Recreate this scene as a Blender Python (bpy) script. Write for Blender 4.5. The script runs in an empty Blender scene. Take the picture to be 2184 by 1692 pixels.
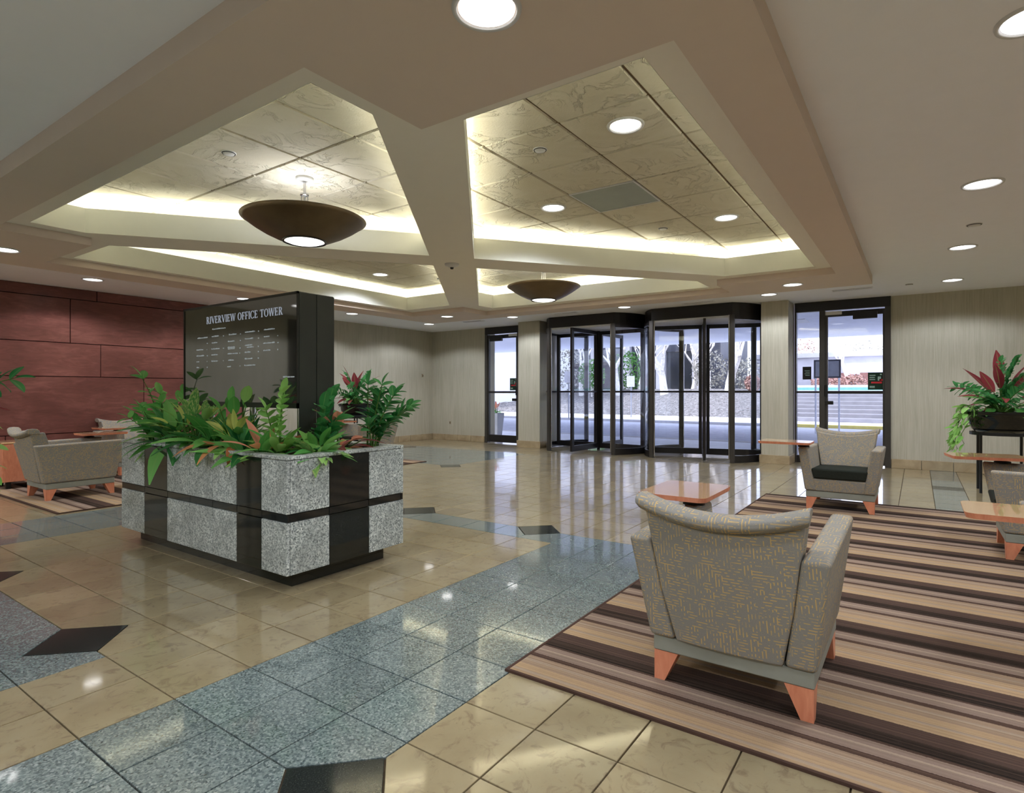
import bpy, bmesh, math, random
from mathutils import Vector, Matrix, geometry
R = math.radians
random.seed(7)
U = 1.13                      # metres per unit; the camera stands one unit above the floor
sc = bpy.context.scene
COL = sc.collection

# ------------------------------------------------------------------ camera, world, sun, exposure
F_PX, W_PX, H_PX, HORIZON, YAW = 1240.0, 2184.0, 1692.0, 835.5, 34.9
cd = bpy.data.cameras.new('camera'); cam = bpy.data.objects.new('camera', cd); COL.objects.link(cam)
cd.sensor_width = 36; cd.lens = 36 * F_PX / W_PX
cd.shift_y = (HORIZON - H_PX / 2) / W_PX
cam.location = (0, 0, U); cam.rotation_euler = (R(90), 0, R(YAW - 90)); cd.clip_end = 300; cd.clip_start = .02
sc.camera = cam

world = bpy.data.worlds.new('sky'); sc.world = world; world.use_nodes = True
wn = world.node_tree
bg = wn.nodes['Background']; bg.inputs[0].default_value = (.74, .79, 1.0, 1); bg.inputs[1].default_value = 1.5
sl = bpy.data.lights.new('sun', 'SUN'); sl.energy = 1.9; sl.angle = R(1.0); sl.color = (1, .96, .9)
sun = bpy.data.objects.new('sun', sl); COL.objects.link(sun); sun.rotation_euler = (R(50), 0, R(-150))

sc.view_settings.view_transform = 'Standard'
sc.view_settings.look = 'None'
sc.view_settings.gamma = 1
sc.view_settings.use_curve_mapping = False
sc.view_settings.exposure = 1.30
sc.cycles.caustics_reflective = False; sc.cycles.caustics_refractive = False
sc.cycles.sample_clamp_indirect = 6
sc.cycles.max_bounces = 7; sc.cycles.diffuse_bounces = 5; sc.cycles.glossy_bounces = 3; sc.cycles.transmission_bounces = 2; sc.cycles.transparent_max_bounces = 16
sc.cycles.use_adaptive_sampling = True; sc.cycles.adaptive_threshold = .12

SPOT_W = 27.0       # each downlight
COVE_E = 8.0        # cove strips
DISC_E = 2.5        # visible face of a downlight

# ------------------------------------------------------------------ materials
def lin(r, g, b):
    f = lambda c: (c / 255 / 12.92) if c / 255 <= .04045 else ((c / 255 + .055) / 1.055) ** 2.4
    return (f(r), f(g), f(b), 1)
M = {}
class NT:
    def __init__(s, name):
        s.m = bpy.data.materials.new(name); s.m.use_nodes = True; s.t = s.m.node_tree
        s.t.nodes.clear(); s.out = s.n('ShaderNodeOutputMaterial'); M[name] = s.m
    def n(s, k, **kw):
        nd = s.t.nodes.new(k)
        for a, v in kw.items():
            if a.startswith('i_'):
                nd.inputs[int(a[2:])].default_value = v
            else: setattr(nd, a, v)
        return nd
    def l(s, a, b): s.t.links.new(a, b)
    def math(s, op, a, b=None, c=None):
        nd = s.n('ShaderNodeMath', operation=op)
        for i, v in enumerate((a, b, c)):
            if v is None: continue
            if hasattr(v, 'is_output'): s.l(v, nd.inputs[i])
            else: nd.inputs[i].default_value = v
        return nd.outputs[0]
    def mix(s, fac, a, b, blend='MIX'):
        nd = s.n('ShaderNodeMix', data_type='RGBA', blend_type=blend)
        for sock, v in ((nd.inputs[0], fac), (nd.inputs[6], a), (nd.inputs[7], b)):
            if hasattr(v, 'is_output'): s.l(v, sock)
            else: sock.default_value = v
        return nd.outputs[2]
    def ramp(s, fac, stops, interp='LINEAR'):
        nd = s.n('ShaderNodeValToRGB'); cr = nd.color_ramp; cr.interpolation = interp
        while len(cr.elements) < len(stops): cr.elements.new(.5)
        for e, (p, c) in zip(cr.elements, stops): e.position = p; e.color = c
        s.l(fac, nd.inputs[0]); return nd.outputs[0]
    def pos(s, scale=(1, 1, 1), loc=(0, 0, 0), src='pos'):
        mp = s.n('ShaderNodeMapping'); mp.inputs['Scale'].default_value = scale; mp.inputs['Location'].default_value = loc
        if src == 'pos': s.l(s.n('ShaderNodeNewGeometry').outputs['Position'], mp.inputs[0])
        else: s.l(s.n('ShaderNodeTexCoord').outputs[src], mp.inputs[0])
        return mp.outputs[0]
    def noise(s, vec, scale, detail=3, rough=.5, dist=0):
        nd = s.n('ShaderNodeTexNoise'); s.l(vec, nd.inputs['Vector'])
        nd.inputs['Scale'].default_value = scale; nd.inputs['Detail'].default_value = detail
        nd.inputs['Roughness'].default_value = rough; nd.inputs['Distortion'].default_value = dist
        return nd.outputs[0]
    def bsdf(s, color, rough=.5, metal=0, spec=.5, bump=None, bstr=.2, bdist=.01, coat=0, emit=None, estr=0, normal=None):
        p = s.n('ShaderNodeBsdfPrincipled')
        for sock, v in ((p.inputs['Base Color'], color), (p.inputs['Roughness'], rough)):
            if hasattr(v, 'is_output'): s.l(v, sock)
            else: sock.default_value = v
        p.inputs['Metallic'].default_value = metal; p.inputs['Specular IOR Level'].default_value = spec
        p.inputs['Coat Weight'].default_value = coat
        if emit is not None:
            p.inputs['Emission Color'].default_value = emit; p.inputs['Emission Strength'].default_value = estr
        if bump is not None:
            b = s.n('ShaderNodeBump'); b.inputs['Strength'].default_value = bstr; b.inputs['Distance'].default_value = bdist
            s.l(bump, b.inputs['Height']); s.l(b.outputs[0], p.inputs['Normal'])
        s.l(p.outputs[0], s.out.inputs[0]); return p

def plain(name, col, rough=.5, metal=0, spec=.5, var=.06, vscale=8, **kw):
    t = NT(name); f = t.noise(t.pos(), vscale, 4)
    c2 = tuple(min(1, x * (1 - var * 2)) for x in col[:3]) + (1,); c1 = tuple(min(1, x * (1 + var * 2)) for x in col[:3]) + (1,)
    t.bsdf(t.ramp(f, [(.3, c2), (.7, c1)]), rough, metal, spec, **kw)
def emitter(name, col, strength):
    t = NT(name); e = t.n('ShaderNodeEmission'); e.inputs[0].default_value = col; e.inputs[1].default_value = strength
    t.l(e.outputs[0], t.out.inputs[0])
def glass(name, tint=(1, 1, 1, 1), ior=1.45, boost=1.0):
    t = NT(name); fr = t.n('ShaderNodeLayerWeight'); fr.inputs[0].default_value = .5
    sch = t.math('ADD', t.math('MULTIPLY', t.math('POWER', fr.outputs['Facing'], 5.0), .95), .045)
    tr = t.n('ShaderNodeBsdfTransparent'); tr.inputs[0].default_value = tint
    gl = t.n('ShaderNodeBsdfGlossy'); gl.inputs['Roughness'].default_value = .02
    mx = t.n('ShaderNodeMixShader'); t.l(t.math('MULTIPLY', sch, boost), mx.inputs[0])
    t.l(tr.outputs[0], mx.inputs[1]); t.l(gl.outputs[0], mx.inputs[2]); t.l(mx.outputs[0], t.out.inputs[0])

plain('ceiling_paint', lin(238, 239, 246), .9, spec=.2, var=.004)
plain('soffit_paint', lin(214, 199, 188), .9, spec=.2, var=.004)
plain('frame_paint', lin(234, 229, 220), .9, spec=.2, var=.004)
plain('lip_paint', lin(222, 223, 216), .9, spec=.2, var=.004)
plain('white_metal', lin(205, 205, 205), .4, var=.02)
plain('chrome', lin(200, 200, 205), .18, metal=1, var=.02)
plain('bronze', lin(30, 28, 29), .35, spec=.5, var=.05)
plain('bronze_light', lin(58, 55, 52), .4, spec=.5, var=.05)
plain('black_metal', lin(22, 22, 24), .35, var=.05)
plain('black_glaze', lin(8, 8, 9), .06, spec=.6, var=.02)
plain('black_plastic', lin(18, 18, 18), .45, var=.05)
plain('charcoal_seat', lin(44, 48, 43), .8, spec=.25, var=.06, vscale=60)
plain('rail_vinyl', lin(142, 143, 132), .55, spec=.4, var=.04)
plain('soil', lin(38, 28, 20), .95, spec=.1, var=.3, vscale=60)
plain('pendant_bronze', lin(100, 82, 58), .38, metal=.25, var=.1, vscale=5)
plain('sign_body', lin(34, 36, 32), .33, spec=.5, var=.05)
plain('sign_side', lin(44, 47, 42), .38, spec=.5, var=.05)
plain('vent_dark', lin(60, 58, 55), .7, var=.05)
plain('stem_green', lin(74, 110, 44), .5, var=.15, vscale=20)
plain('lens_grey', lin(150, 158, 150), .5, var=.02)
plain('paper_white', lin(225, 225, 225), .7, var=.01)
plain('poster_green', lin(14, 40, 30), .5, var=.05)
plain('poster_red', lin(170, 40, 48), .5, var=.05)
plain('poster_grey', lin(120, 140, 130), .5, var=.05)
plain('sign_black', lin(12, 12, 14), .4, var=.05)
emitter('lamp_white', (1, .98, .96, 1), DISC_E)
emitter('lens_white', (1, .97, .92, 1), 1.6)
emitter('cove_lamp', (1.0, .99, .86, 1), COVE_E)
emitter('screen_text', (.62, .68, .78, 1), .2)
emitter('screen_dim', (.60, .66, .66, 1), .2)
glass('clear_glass', (.93, .95, .97, 1), 1.45)

def make_mats():
    # beige limestone floor
    def cellnoise(t):
        cs = .2638 * U
        mp = t.pos((1 / cs, 1 / cs, 0), (-1.187 * U / cs, -1.193 * U / cs, 0))
        fl = t.n('ShaderNodeVectorMath', operation='FLOOR'); t.l(mp, fl.inputs[0])
        w = t.n('ShaderNodeTexWhiteNoise'); w.noise_dimensions = '2D'; t.l(fl.outputs[0], w.inputs[0]); return w.outputs[0]
    t = NT('limestone'); v = t.pos(); cn = cellnoise(t)
    off = t.n('ShaderNodeVectorMath', operation='ADD'); t.l(v, off.inputs[0])
    cmb = t.n('ShaderNodeCombineXYZ'); t.l(t.math('MULTIPLY', cn, 9.0), cmb.inputs[2]); t.l(cmb.outputs[0], off.inputs[1])
    a = t.noise(off.outputs[0], 3.2, 5, .6, .6); b = t.noise(off.outputs[0], 14, 5, .65, 1.2); c = t.noise(off.outputs[0], 32, 3, .6)
    col = t.ramp(a, [(.3, lin(142, 126, 96)), (.5, lin(155, 140, 108)), (.72, lin(161, 148, 117))])
    col = t.mix(t.ramp(b, [(.34, (.8, .8, .8, 1)), (.47, (0, 0, 0, 1))]), col, lin(124, 106, 82))
    col = t.mix(t.ramp(c, [(.24, (.6, .6, .6, 1)), (.31, (0, 0, 0, 1))]), col, lin(92, 78, 58))
    br = t.math('ADD', t.math('MULTIPLY', cn, .22), .88); g = t.n('ShaderNodeCombineColor')
    for i in range(3): t.l(br, g.inputs[i])
    col = t.mix(1.0, col, g.outputs[0], 'MULTIPLY')
    wv = t.noise(v, 5.0, 2)
    pb = t.bsdf(col, .3, 0, .35, bump=wv, bstr=.03, bdist=.003, coat=.9); pb.inputs['Coat Roughness'].default_value = .06; pb.inputs['Coat IOR'].default_value = 1.65
    # blue-grey granite floor
    t = NT('blue_granite'); v = t.pos(); cn = cellnoise(t)
    vo = t.n('ShaderNodeTexVoronoi'); t.l(v, vo.inputs['Vector']); vo.inputs['Scale'].default_value = 150
    a = t.noise(v, 120, 3, .7); b = t.noise(v, 5, 3)
    sp = t.math('ADD', t.math('MULTIPLY', t.math('FRACT', t.math('MULTIPLY', vo.outputs['Color'], 1.0)), .55), t.math('MULTIPLY', a, .45))
    col = t.ramp(sp, [(.22, lin(52, 62, 62)), (.40, lin(96, 108, 106)), (.58, lin(126, 138, 134)), (.78, lin(166, 174, 168))])
    col = t.mix(t.math('MULTIPLY', b, .35), col, lin(108, 122, 124))
    br = t.math('ADD', t.math('MULTIPLY', cn, .24), .86); g = t.n('ShaderNodeCombineColor')
    for i in range(3): t.l(br, g.inputs[i])
    col = t.mix(1.0, col, g.outputs[0], 'MULTIPLY')
    pb = t.bsdf(col, .22, 0, .5, bump=t.noise(v, 5, 2), bstr=.03, bdist=.003, coat=1.0); pb.inputs['Coat Roughness'].default_value = .055; pb.inputs['Coat IOR'].default_value = 1.6
    # black granite
    t = NT('black_granite'); v = t.pos(); a = t.noise(v, 220, 3, .7)
    t.bsdf(t.ramp(a, [(.4, lin(28, 32, 30)), (.7, lin(54, 58, 54))]), .1, 0, .5)
    t = NT('panel_black'); v = t.pos(); a = t.noise(v, 260, 3, .7)
    t.bsdf(t.ramp(a, [(.4, lin(24, 25, 22)), (.7, lin(40, 41, 37))]), .07, 0, .55)
    # grey planter granite
    t = NT('grey_granite'); v = t.pos()
    vo = t.n('ShaderNodeTexVoronoi'); t.l(v, vo.inputs['Vector']); vo.inputs['Scale'].default_value = 130
    a = t.noise(v, 110, 3, .7); b = t.noise(v, 6, 4, .6, .8)
    sp = t.math('ADD', t.math('MULTIPLY', vo.outputs['Color'], .5), t.math('MULTIPLY', a, .5))
    col = t.ramp(sp, [(.24, lin(70, 77, 76)), (.42, lin(152, 158, 154)), (.6, lin(200, 205, 198)), (.8, lin(234, 237, 230))])
    col = t.mix(t.ramp(b, [(.35, (.5, .5, .5, 1)), (.6, (0, 0, 0, 1))]), col, lin(112, 116, 112))
    t.bsdf(col, .3, 0, .45, bump=a, bstr=.08, bdist=.002)
    plain('grout', lin(96, 82, 64), .9, spec=.1, var=.1, vscale=40)
    # baseboard stone
    t = NT('base_stone'); v = t.pos(); a = t.noise(v, 5, 5, .6, .7)
    t.bsdf(t.ramp(a, [(.3, lin(150, 132, 104)), (.7, lin(178, 160, 130))]), .4)
    # wallcovering with fine vertical streaks
    t = NT('wallcovering'); v = t.pos((1, 1, .03)); a = t.noise(v, 70, 4, .7); b = t.noise(t.pos((1, 1, .12)), 9, 3)
    f = t.math('ADD', t.math('MULTIPLY', a, .7), t.math('MULTIPLY', b, .3))
    t.bsdf(t.ramp(f, [(.3, lin(164, 158, 140)), (.55, lin(182, 177, 160)), (.75, lin(190, 186, 171))]), .75, 0, .3, bump=a, bstr=.12, bdist=.002)
    # mahogany wall panels, grain along x
    t = NT('mahogany'); v = t.pos((.22, 1, 1)); oi = t.n('ShaderNodeObjectInfo')
    a = t.noise(v, 16, 6, .65, 1.4); b = t.noise(t.pos((.5, 1, .9)), 2.2, 4, .6, .6)
    f = t.math('ADD', t.math('MULTIPLY', a, .45), t.math('MULTIPLY', b, .55))
    col = t.ramp(f, [(.32, lin(84, 47, 42)), (.5, lin(110, 65, 58)), (.66, lin(136, 86, 77))])
    hsv = t.n('ShaderNodeHueSaturation'); t.l(col, hsv.inputs['Color']); t.l(t.math('ADD', t.math('MULTIPLY', oi.outputs['Random'], .25), .88), hsv.inputs['Value'])
    t.bsdf(hsv.outputs[0], .34, 0, .5)
    plain('panel_gap', lin(30, 18, 15), .8, var=.05)
    # textured ceiling tile
    t = NT('ceiling_tile'); v = t.pos(); oi = t.n('ShaderNodeObjectInfo')
    sh = t.n('ShaderNodeVectorMath', operation='ADD'); t.l(v, sh.inputs[0]); cmb = t.n('ShaderNodeCombineXYZ')
    t.l(t.math('MULTIPLY', oi.outputs['Random'], 20.0), cmb.inputs[2]); t.l(cmb.outputs[0], sh.inputs[1])
    a = t.noise(sh.outputs[0], 3.2, 5, .62, 1.8); msk = t.noise(sh.outputs[0], 2.2, 2); fine = t.noise(v, 90, 2)
    ridge = t.math('ABSOLUTE', t.math('SUBTRACT', t.math('FRACT', t.math('MULTIPLY', a, 3.0)), .5))
    hgt = t.math('ADD', t.math('MULTIPLY', t.ramp(msk, [(.44, (0, 0, 0, 1)), (.56, (1, 1, 1, 1))]), t.ramp(ridge, [(.0, (1, 1, 1, 1)), (.07, (.15, .15, .15, 1)), (.3, (0, 0, 0, 1))])), t.math('MULTIPLY', fine, .12))
    t.bsdf(t.ramp(a, [(.3, lin(206, 199, 178)), (.7, lin(214, 208, 190))]), .85, 0, .25, bump=hgt, bstr=.75, bdist=.016)
    plain('tile_gap', lin(120, 100, 74), .9, var=.05)
    # woven upholstery
    def fabric(name, base, base2, thread, cell):
        t = NT(name); uv = t.n('ShaderNodeTexCoord').outputs['UV']
        def lattice(seed):
            mp = t.n('ShaderNodeMapping'); mp.inputs['Scale'].default_value = (1 / cell, 1 / cell, 0); mp.inputs['Location'].default_value = (seed, seed * 1.7, 0)
            t.l(uv, mp.inputs[0]); return mp.outputs[0]
        p = lattice(3.3); sep = t.n('ShaderNodeSeparateXYZ'); t.l(p, sep.inputs[0])
        fl = t.n('ShaderNodeVectorMath', operation='FLOOR'); t.l(p, fl.inputs[0])
        wn_ = t.n('ShaderNodeTexWhiteNoise'); wn_.noise_dimensions = '2D'; t.l(fl.outputs[0], wn_.inputs[0])
        def lines(co, other):
            ln = t.math('LESS_THAN', t.math('FRACT', t.math('MULTIPLY', co, 3.0)), .32)
            ident = t.n('ShaderNodeCombineXYZ'); t.l(t.math('FLOOR', t.math('MULTIPLY', co, 3.0)), ident.inputs[0]); t.l(t.math('FLOOR', t.math('ADD', t.math('MULTIPLY', other, 3.4), t.math('MULTIPLY', t.math('FLOOR', t.math('MULTIPLY', co, 3.0)), .37))), ident.inputs[1])
            w = t.n('ShaderNodeTexWhiteNoise'); w.noise_dimensions = '2D'; t.l(ident.outputs[0], w.inputs[0])
            return t.math('MULTIPLY', ln, t.math('GREATER_THAN', w.outputs[0], .46))
        hx = lines(sep.outputs[1], sep.outputs[0]); vx = lines(sep.outputs[0], sep.outputs[1])
        sel = t.math('GREATER_THAN', wn_.outputs[0], .5)
        m = t.math('ADD', t.math('MULTIPLY', sel, hx), t.math('MULTIPLY', t.math('SUBTRACT', 1.0, sel), vx))
        n1 = t.noise(uv, 260, 2); n2 = t.noise(uv, 14, 3)
        bc = t.mix(n1, base, base2)
        m = t.math('MULTIPLY', m, t.ramp(n2, [(.32, (.12, .12, .12, 1)), (.5, (.85, .85, .85, 1))]))
        t.bsdf(t.mix(m, bc, thread), .85, 0, .2, bump=t.math('ADD', m, n1), bstr=.25, bdist=.002)
    fabric('fabric', lin(130, 127, 120), lin(148, 145, 138), lin(202, 168, 106), .036)
    t = NT('plain_fabric'); n1 = t.noise(t.n('ShaderNodeTexCoord').outputs['UV'], 240, 2)
    t.bsdf(t.mix(n1, lin(140, 138, 122), lin(158, 155, 138)), .85, 0, .2, bump=n1, bstr=.2, bdist=.002)
    # orange cherry legs and table tops
    t = NT('cherry'); v = t.pos((1, 1, .25)); a = t.noise(v, 30, 5, .6, 1)
    t.bsdf(t.ramp(a, [(.3, lin(202, 122, 90)), (.7, lin(222, 148, 114))]), .4)
    t = NT('tablet_wood'); v = t.pos((1, .25, 1)); a = t.noise(v, 26, 5, .6, 1)
    t.bsdf(t.ramp(a, [(.3, lin(202, 156, 108)), (.7, lin(220, 178, 132))]), .2, coat=1.0)
    # striped rugs: stripes run along y and repeat along x
    def rug(name, x0, per):
        t = NT(name); sep = t.n('ShaderNodeSeparateXYZ'); t.l(t.pos(), sep.inputs[0])
        nz = t.noise(t.pos((.3, 1, 1)), 300, 2)
        xx = t.math('ADD', sep.outputs[0], t.math('MULTIPLY', t.math('SUBTRACT', t.noise(t.pos(), 160, 2), .5), .006))
        f = t.math('FRACT', t.math('DIVIDE', t.math('SUBTRACT', xx, x0), per))
        k, db, gd, tn, dk, tp, tl = lin(22, 20, 20), lin(74, 58, 52), lin(182, 153, 118), lin(162, 138, 114), lin(74, 56, 48), lin(146, 126, 112), lin(172, 152, 130)
        st = [(0, k), (.115, db), (.30, gd), (.40, tl), (.44, gd), (.53, tn), (.60, tl), (.635, tn), (.70, dk), (.765, tp), (.85, tl), (.875, tp), (.945, dk), (.965, k)]
        col = t.ramp(f, st, 'CONSTANT')
        fib = t.noise(t.pos((1, .12, 1)), 420, 2)
        ln1 = t.noise(t.pos((1, .001, .001)), 95, 3, .7); col = t.mix(t.ramp(ln1, [(.40, (.45, .45, .45, 1)), (.52, (0, 0, 0, 1))]), col, lin(112, 90, 76)); col = t.mix(t.math('MULTIPLY', fib, .3), col, lin(96, 80, 68))
        t.bsdf(col, .95, 0, .08, bump=t.math('ADD', nz, fib), bstr=.5, bdist=.004)
    rug('rug_stripes', 1.955 * U, .405 * U)
    rug('rug_stripes_far', 1.66 * U, .405 * U)
    plain('rug_binding', lin(78, 60, 52), .95, spec=.1)
    # leaves
    def leaf(name, c1, c2, rough=.35, stripe=None):
        t = NT(name); oi = t.n('ShaderNodeObjectInfo'); uv = t.n('ShaderNodeTexCoord').outputs['UV']
        sep = t.n('ShaderNodeSeparateXYZ'); t.l(uv, sep.inputs[0])
        mid = t.math('ABSOLUTE', t.math('SUBTRACT', sep.outputs[1], .5))
        col = t.mix(oi.outputs['Random'], c1, c2)
        if stripe: col = t.mix(t.ramp(t.noise(uv, 7, 4, .6, 1), [(.48, (0, 0, 0, 1)), (.58, (1, 1, 1, 1))]), col, stripe)
        col = t.mix(t.ramp(mid, [(.0, (.5, .5, .5, 1)), (.06, (0, 0, 0, 1))]), col, lin(150, 190, 110))
        p = t.bsdf(col, rough, 0, .5); tl_ = t.n('ShaderNodeBsdfTranslucent'); t.l(col, tl_.inputs[0]); mx = t.n('ShaderNodeMixShader'); mx.inputs[0].default_value = .35
        t.l(p.outputs[0], mx.inputs[1]); t.l(tl_.outputs[0], mx.inputs[2]); t.l(mx.outputs[0], t.out.inputs[0])
    leaf('leaf_green', lin(82, 156, 74), lin(130, 194, 102))
    leaf('leaf_dark', lin(42, 114, 60), lin(78, 150, 84))
    leaf('leaf_light', lin(128, 186, 90), lin(166, 210, 120))
    leaf('leaf_yellow', lin(196, 208, 92), lin(220, 220, 130))
    leaf('leaf_variegated', lin(84, 152, 72), lin(116, 172, 86), .35, lin(190, 206, 130))
    leaf('leaf_red', lin(118, 40, 52), lin(164, 66, 76))
    leaf('leaf_pink', lin(224, 140, 112), lin(236, 160, 136))
    leaf('leaf_orange', lin(196, 116, 76), lin(214, 140, 96))
    # sign screen glass
    t = NT('screen_glass'); v = t.pos()
    pb = t.bsdf(lin(46, 46, 40), .04, 0, 1.0); pb.inputs['IOR'].default_value = 1.9
    # outdoors
    plain('concrete', lin(238, 239, 246), .9, spec=.1, var=.04, vscale=3)
    plain('asphalt', lin(176, 178, 190), .9, spec=.1, var=.06, vscale=6)
    plain('kerb', lin(196, 194, 196), .9, spec=.1, var=.03)
    plain('step_stone', lin(142, 140, 146), .9, spec=.1, var=.05, vscale=3)
    plain('yellow_kerb', lin(222, 206, 120), .9, spec=.1, var=.03)
    plain('soffit_out', lin(236, 238, 246), .9, spec=.1, var=.02)
    plain('bark', lin(226, 220, 214), .9, spec=.1, var=.12, vscale=9)
    plain('building_stone', lin(186, 184, 192), .9, spec=.1, var=.04, vscale=2)
    plain('building_dark', lin(64, 66, 78), .5, var=.06, vscale=2)
    plain('window_dark', lin(30, 32, 42), .15, var=.06, vscale=2)
    plain('brick_red', lin(124, 84, 80), .9, var=.15, vscale=30)
    plain('teal', lin(96, 150, 144), .8, var=.04)
    plain('pot_grey', lin(150, 152, 160), .8, var=.04)
    t = NT('dry_slope'); v = t.pos(); a = t.noise(v, 7, 6, .75, .5); b = t.noise(v, 26, 4, .7)
    t.bsdf(t.ramp(t.math('ADD', t.math('MULTIPLY', a, .5), t.math('MULTIPLY', b, .5)), [(.40, lin(62, 58, 58)), (.5, lin(128, 124, 124)), (.60, lin(190, 186, 184))]), .95, 0, .1, bump=b, bstr=.8, bdist=.05)
    plain('bush_green', lin(70, 120, 50), .8, var=.3, vscale=12)
    plain('bush_red', lin(172, 134, 124), .8, var=.3, vscale=12)
    plain('bush_grey', lin(150, 148, 140), .9, var=.3, vscale=12)
make_mats()

# ------------------------------------------------------------------ mesh building (all in units of camera height)
class MB:
    def __init__(s): s.v = []; s.f = []; s.mi = []
    def add(s, vs, fs, mi=0):
        b = len(s.v); s.v += [tuple(p) for p in vs]
        for f in fs: s.f.append([b + i for i in f]); s.mi.append(mi)
        return s
    def hexa(s, p, mi=0):   # p: 4 bottom (ccw from above) + 4 top
        return s.add(p, [(3, 2, 1, 0), (4, 5, 6, 7), (0, 1, 5, 4), (1, 2, 6, 5), (2, 3, 7, 6), (3, 0, 4, 7)], mi)
    def box(s, x0, y0, z0, x1, y1, z1, mi=0):
        x0, x1 = min(x0, x1), max(x0, x1); y0, y1 = min(y0, y1), max(y0, y1); z0, z1 = min(z0, z1), max(z0, z1)
        return s.hexa([(x0, y0, z0), (x1, y0, z0), (x1, y1, z0), (x0, y1, z0), (x0, y0, z1), (x1, y0, z1), (x1, y1, z1), (x0, y1, z1)], mi)
    def prism(s, poly, z0, z1, mi=0):   # poly ccw (x, y)
        n = len(poly)
        return s.add([(x, y, z0) for x, y in poly] + [(x, y, z1) for x, y in poly],
                     [list(range(n - 1, -1, -1)), list(range(n, 2 * n))] + [(i, (i + 1) % n, n + (i + 1) % n, n + i) for i in range(n)], mi)
    def lathe(s, prof, n=32, c=(0, 0, 0), mi=0, cap0=False, cap1=False):
        b = len(s.v)
        for r, z in prof:
            for k in range(n):
                a = 2 * math.pi * k / n; s.v.append((c[0] + r * math.cos(a), c[1] + r * math.sin(a), c[2] + z))
        for i in range(len(prof) - 1):
            for k in range(n):
                s.f.append([b + i * n + k, b + i * n + (k + 1) % n, b + (i + 1) * n + (k + 1) % n, b + (i + 1) * n + k]); s.mi.append(mi)
        if cap0: s.f.append([b + k for k in range(n - 1, -1, -1)]); s.mi.append(mi)
        if cap1: s.f.append([b + (len(prof) - 1) * n + k for k in range(n)]); s.mi.append(mi)
        return s
    def tube(s, pts, rad, n=8, mi=0):
        pts = [Vector(p) for p in pts]; rad = rad if isinstance(rad, (list, tuple)) else [rad] * len(pts)
        b = len(s.v); up = Vector((0, 0, 1))
        for i, p in enumerate(pts):
            d = (pts[min(i + 1, len(pts) - 1)] - pts[max(i - 1, 0)]).normalized()
            ref = up if abs(d.z) < .95 else Vector((1, 0, 0))
            x = d.cross(ref).normalized(); y = x.cross(d).normalized()
            for k in range(n):
                a = 2 * math.pi * k / n; q = p + (x * math.cos(a) + y * math.sin(a)) * rad[i]; s.v.append(tuple(q))
        for i in range(len(pts) - 1):
            for k in range(n):
                s.f.append([b + i * n + k, b + i * n + (k + 1) % n, b + (i + 1) * n + (k + 1) % n, b + (i + 1) * n + k]); s.mi.append(mi)
        s.f.append([b + k for k in range(n)]); s.mi.append(mi)
        s.f.append([b + (len(pts) - 1) * n + k for k in range(n - 1, -1, -1)]); s.mi.append(mi)
        return s
    def mesh(s, name, mats, smooth=False):
        me = bpy.data.meshes.new(name)
        me.from_pydata([(x * U, y * U, z * U) for x, y, z in s.v], [], s.f)
        for m in (mats if isinstance(mats, (list, tuple)) else [mats]): me.materials.append(M[m])
        if any(s.mi): me.polygons.foreach_set('material_index', s.mi)
        if smooth: me.polygons.foreach_set('use_smooth', [True] * len(me.polygons))
        me.update()
        uvl = me.uv_layers.new(name='uv').data
        for p in me.polygons:
            n = p.normal; a = max(range(3), key=lambda i: abs(n[i]))
            for li in p.loop_indices:
                c = me.vertices[me.loops[li].vertex_index].co
                uvl[li].uv = (c.y, c.z) if a == 0 else ((c.x, c.z) if a == 1 else (c.x, c.y))
        return me
    def build(s, name, mats, parent=None, smooth=False, bevel=0, seg=2, loc=None):
        return link(name, s.mesh(name, mats, smooth or (bevel > 0 and seg > 1)), parent, bevel, seg, loc)
def link(name, me, parent=None, bevel=0, seg=2, loc=None):
    o = bpy.data.objects.new(name, me); COL.objects.link(o)
    if parent: o.parent = parent
    if loc: o.location = tuple(c * U for c in loc)
    if bevel:
        b = o.modifiers.new('bevel', 'BEVEL'); b.width = bevel * U; b.segments = seg; b.limit_method = 'ANGLE'; b.angle_limit = R(35)
        b.harden_normals = seg > 1
    return o
def empty(name, loc=(0, 0, 0), rz=0):
    o = bpy.data.objects.new(name, None); COL.objects.link(o); o.empty_display_size = .1
    o.location = tuple(c * U for c in loc); o.rotation_euler.z = R(rz); return o
def tag(o, label=None, cat=None, group=None, kind=None):
    if label: o['label'] = label
    if cat: o['category'] = cat
    if group: o['group'] = group
    if kind: o['kind'] = kind
    return o
def struct(o, label, cat): return tag(o, label, cat, None, 'structure')
def copy_tree(o, parent=None):
    c = o.copy(); COL.objects.link(c)
    if parent: c.parent = parent
    for ch in list(o.children): copy_tree(ch, c)
    return c

# ------------------------------------------------------------------ room shell
X0, X1, Y0, Y1 = -3.5, 9.1, -4.0, 8.4          # back, door wall, right, left
ZC = 2.2523                                     # main ceiling
ZS, ZB, ZL, ZT = 2.16, 2.224, 2.412, 2.53       # brown soffit, beige frame, lip top, coffer tiles
ZR = 2.75
WX = 4.9                                        # wood panelling ends here on the left wall
WW0 = -.05
wl = MB().box(WW0, Y1 + .03, 0, WX, Y1 + .3, ZR).build('wall_left', 'panel_gap'); struct(wl, 'left wall clad in dark red-brown wood panels', 'wall')
wl2 = MB().box(WX, Y1, 0, X1 + .3, Y1 + .3, ZR).build('wall_far_left', 'wallcovering'); struct(wl2, 'beige papered wall behind the directory sign', 'wall')
wl3 = MB().box(X0, Y1, 0, WW0, Y1 + .3, ZR).build('wall_left_rear', 'wallcovering'); struct(wl3, 'beige papered wall left of the wood panelling, outside the picture', 'wall')
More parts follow.
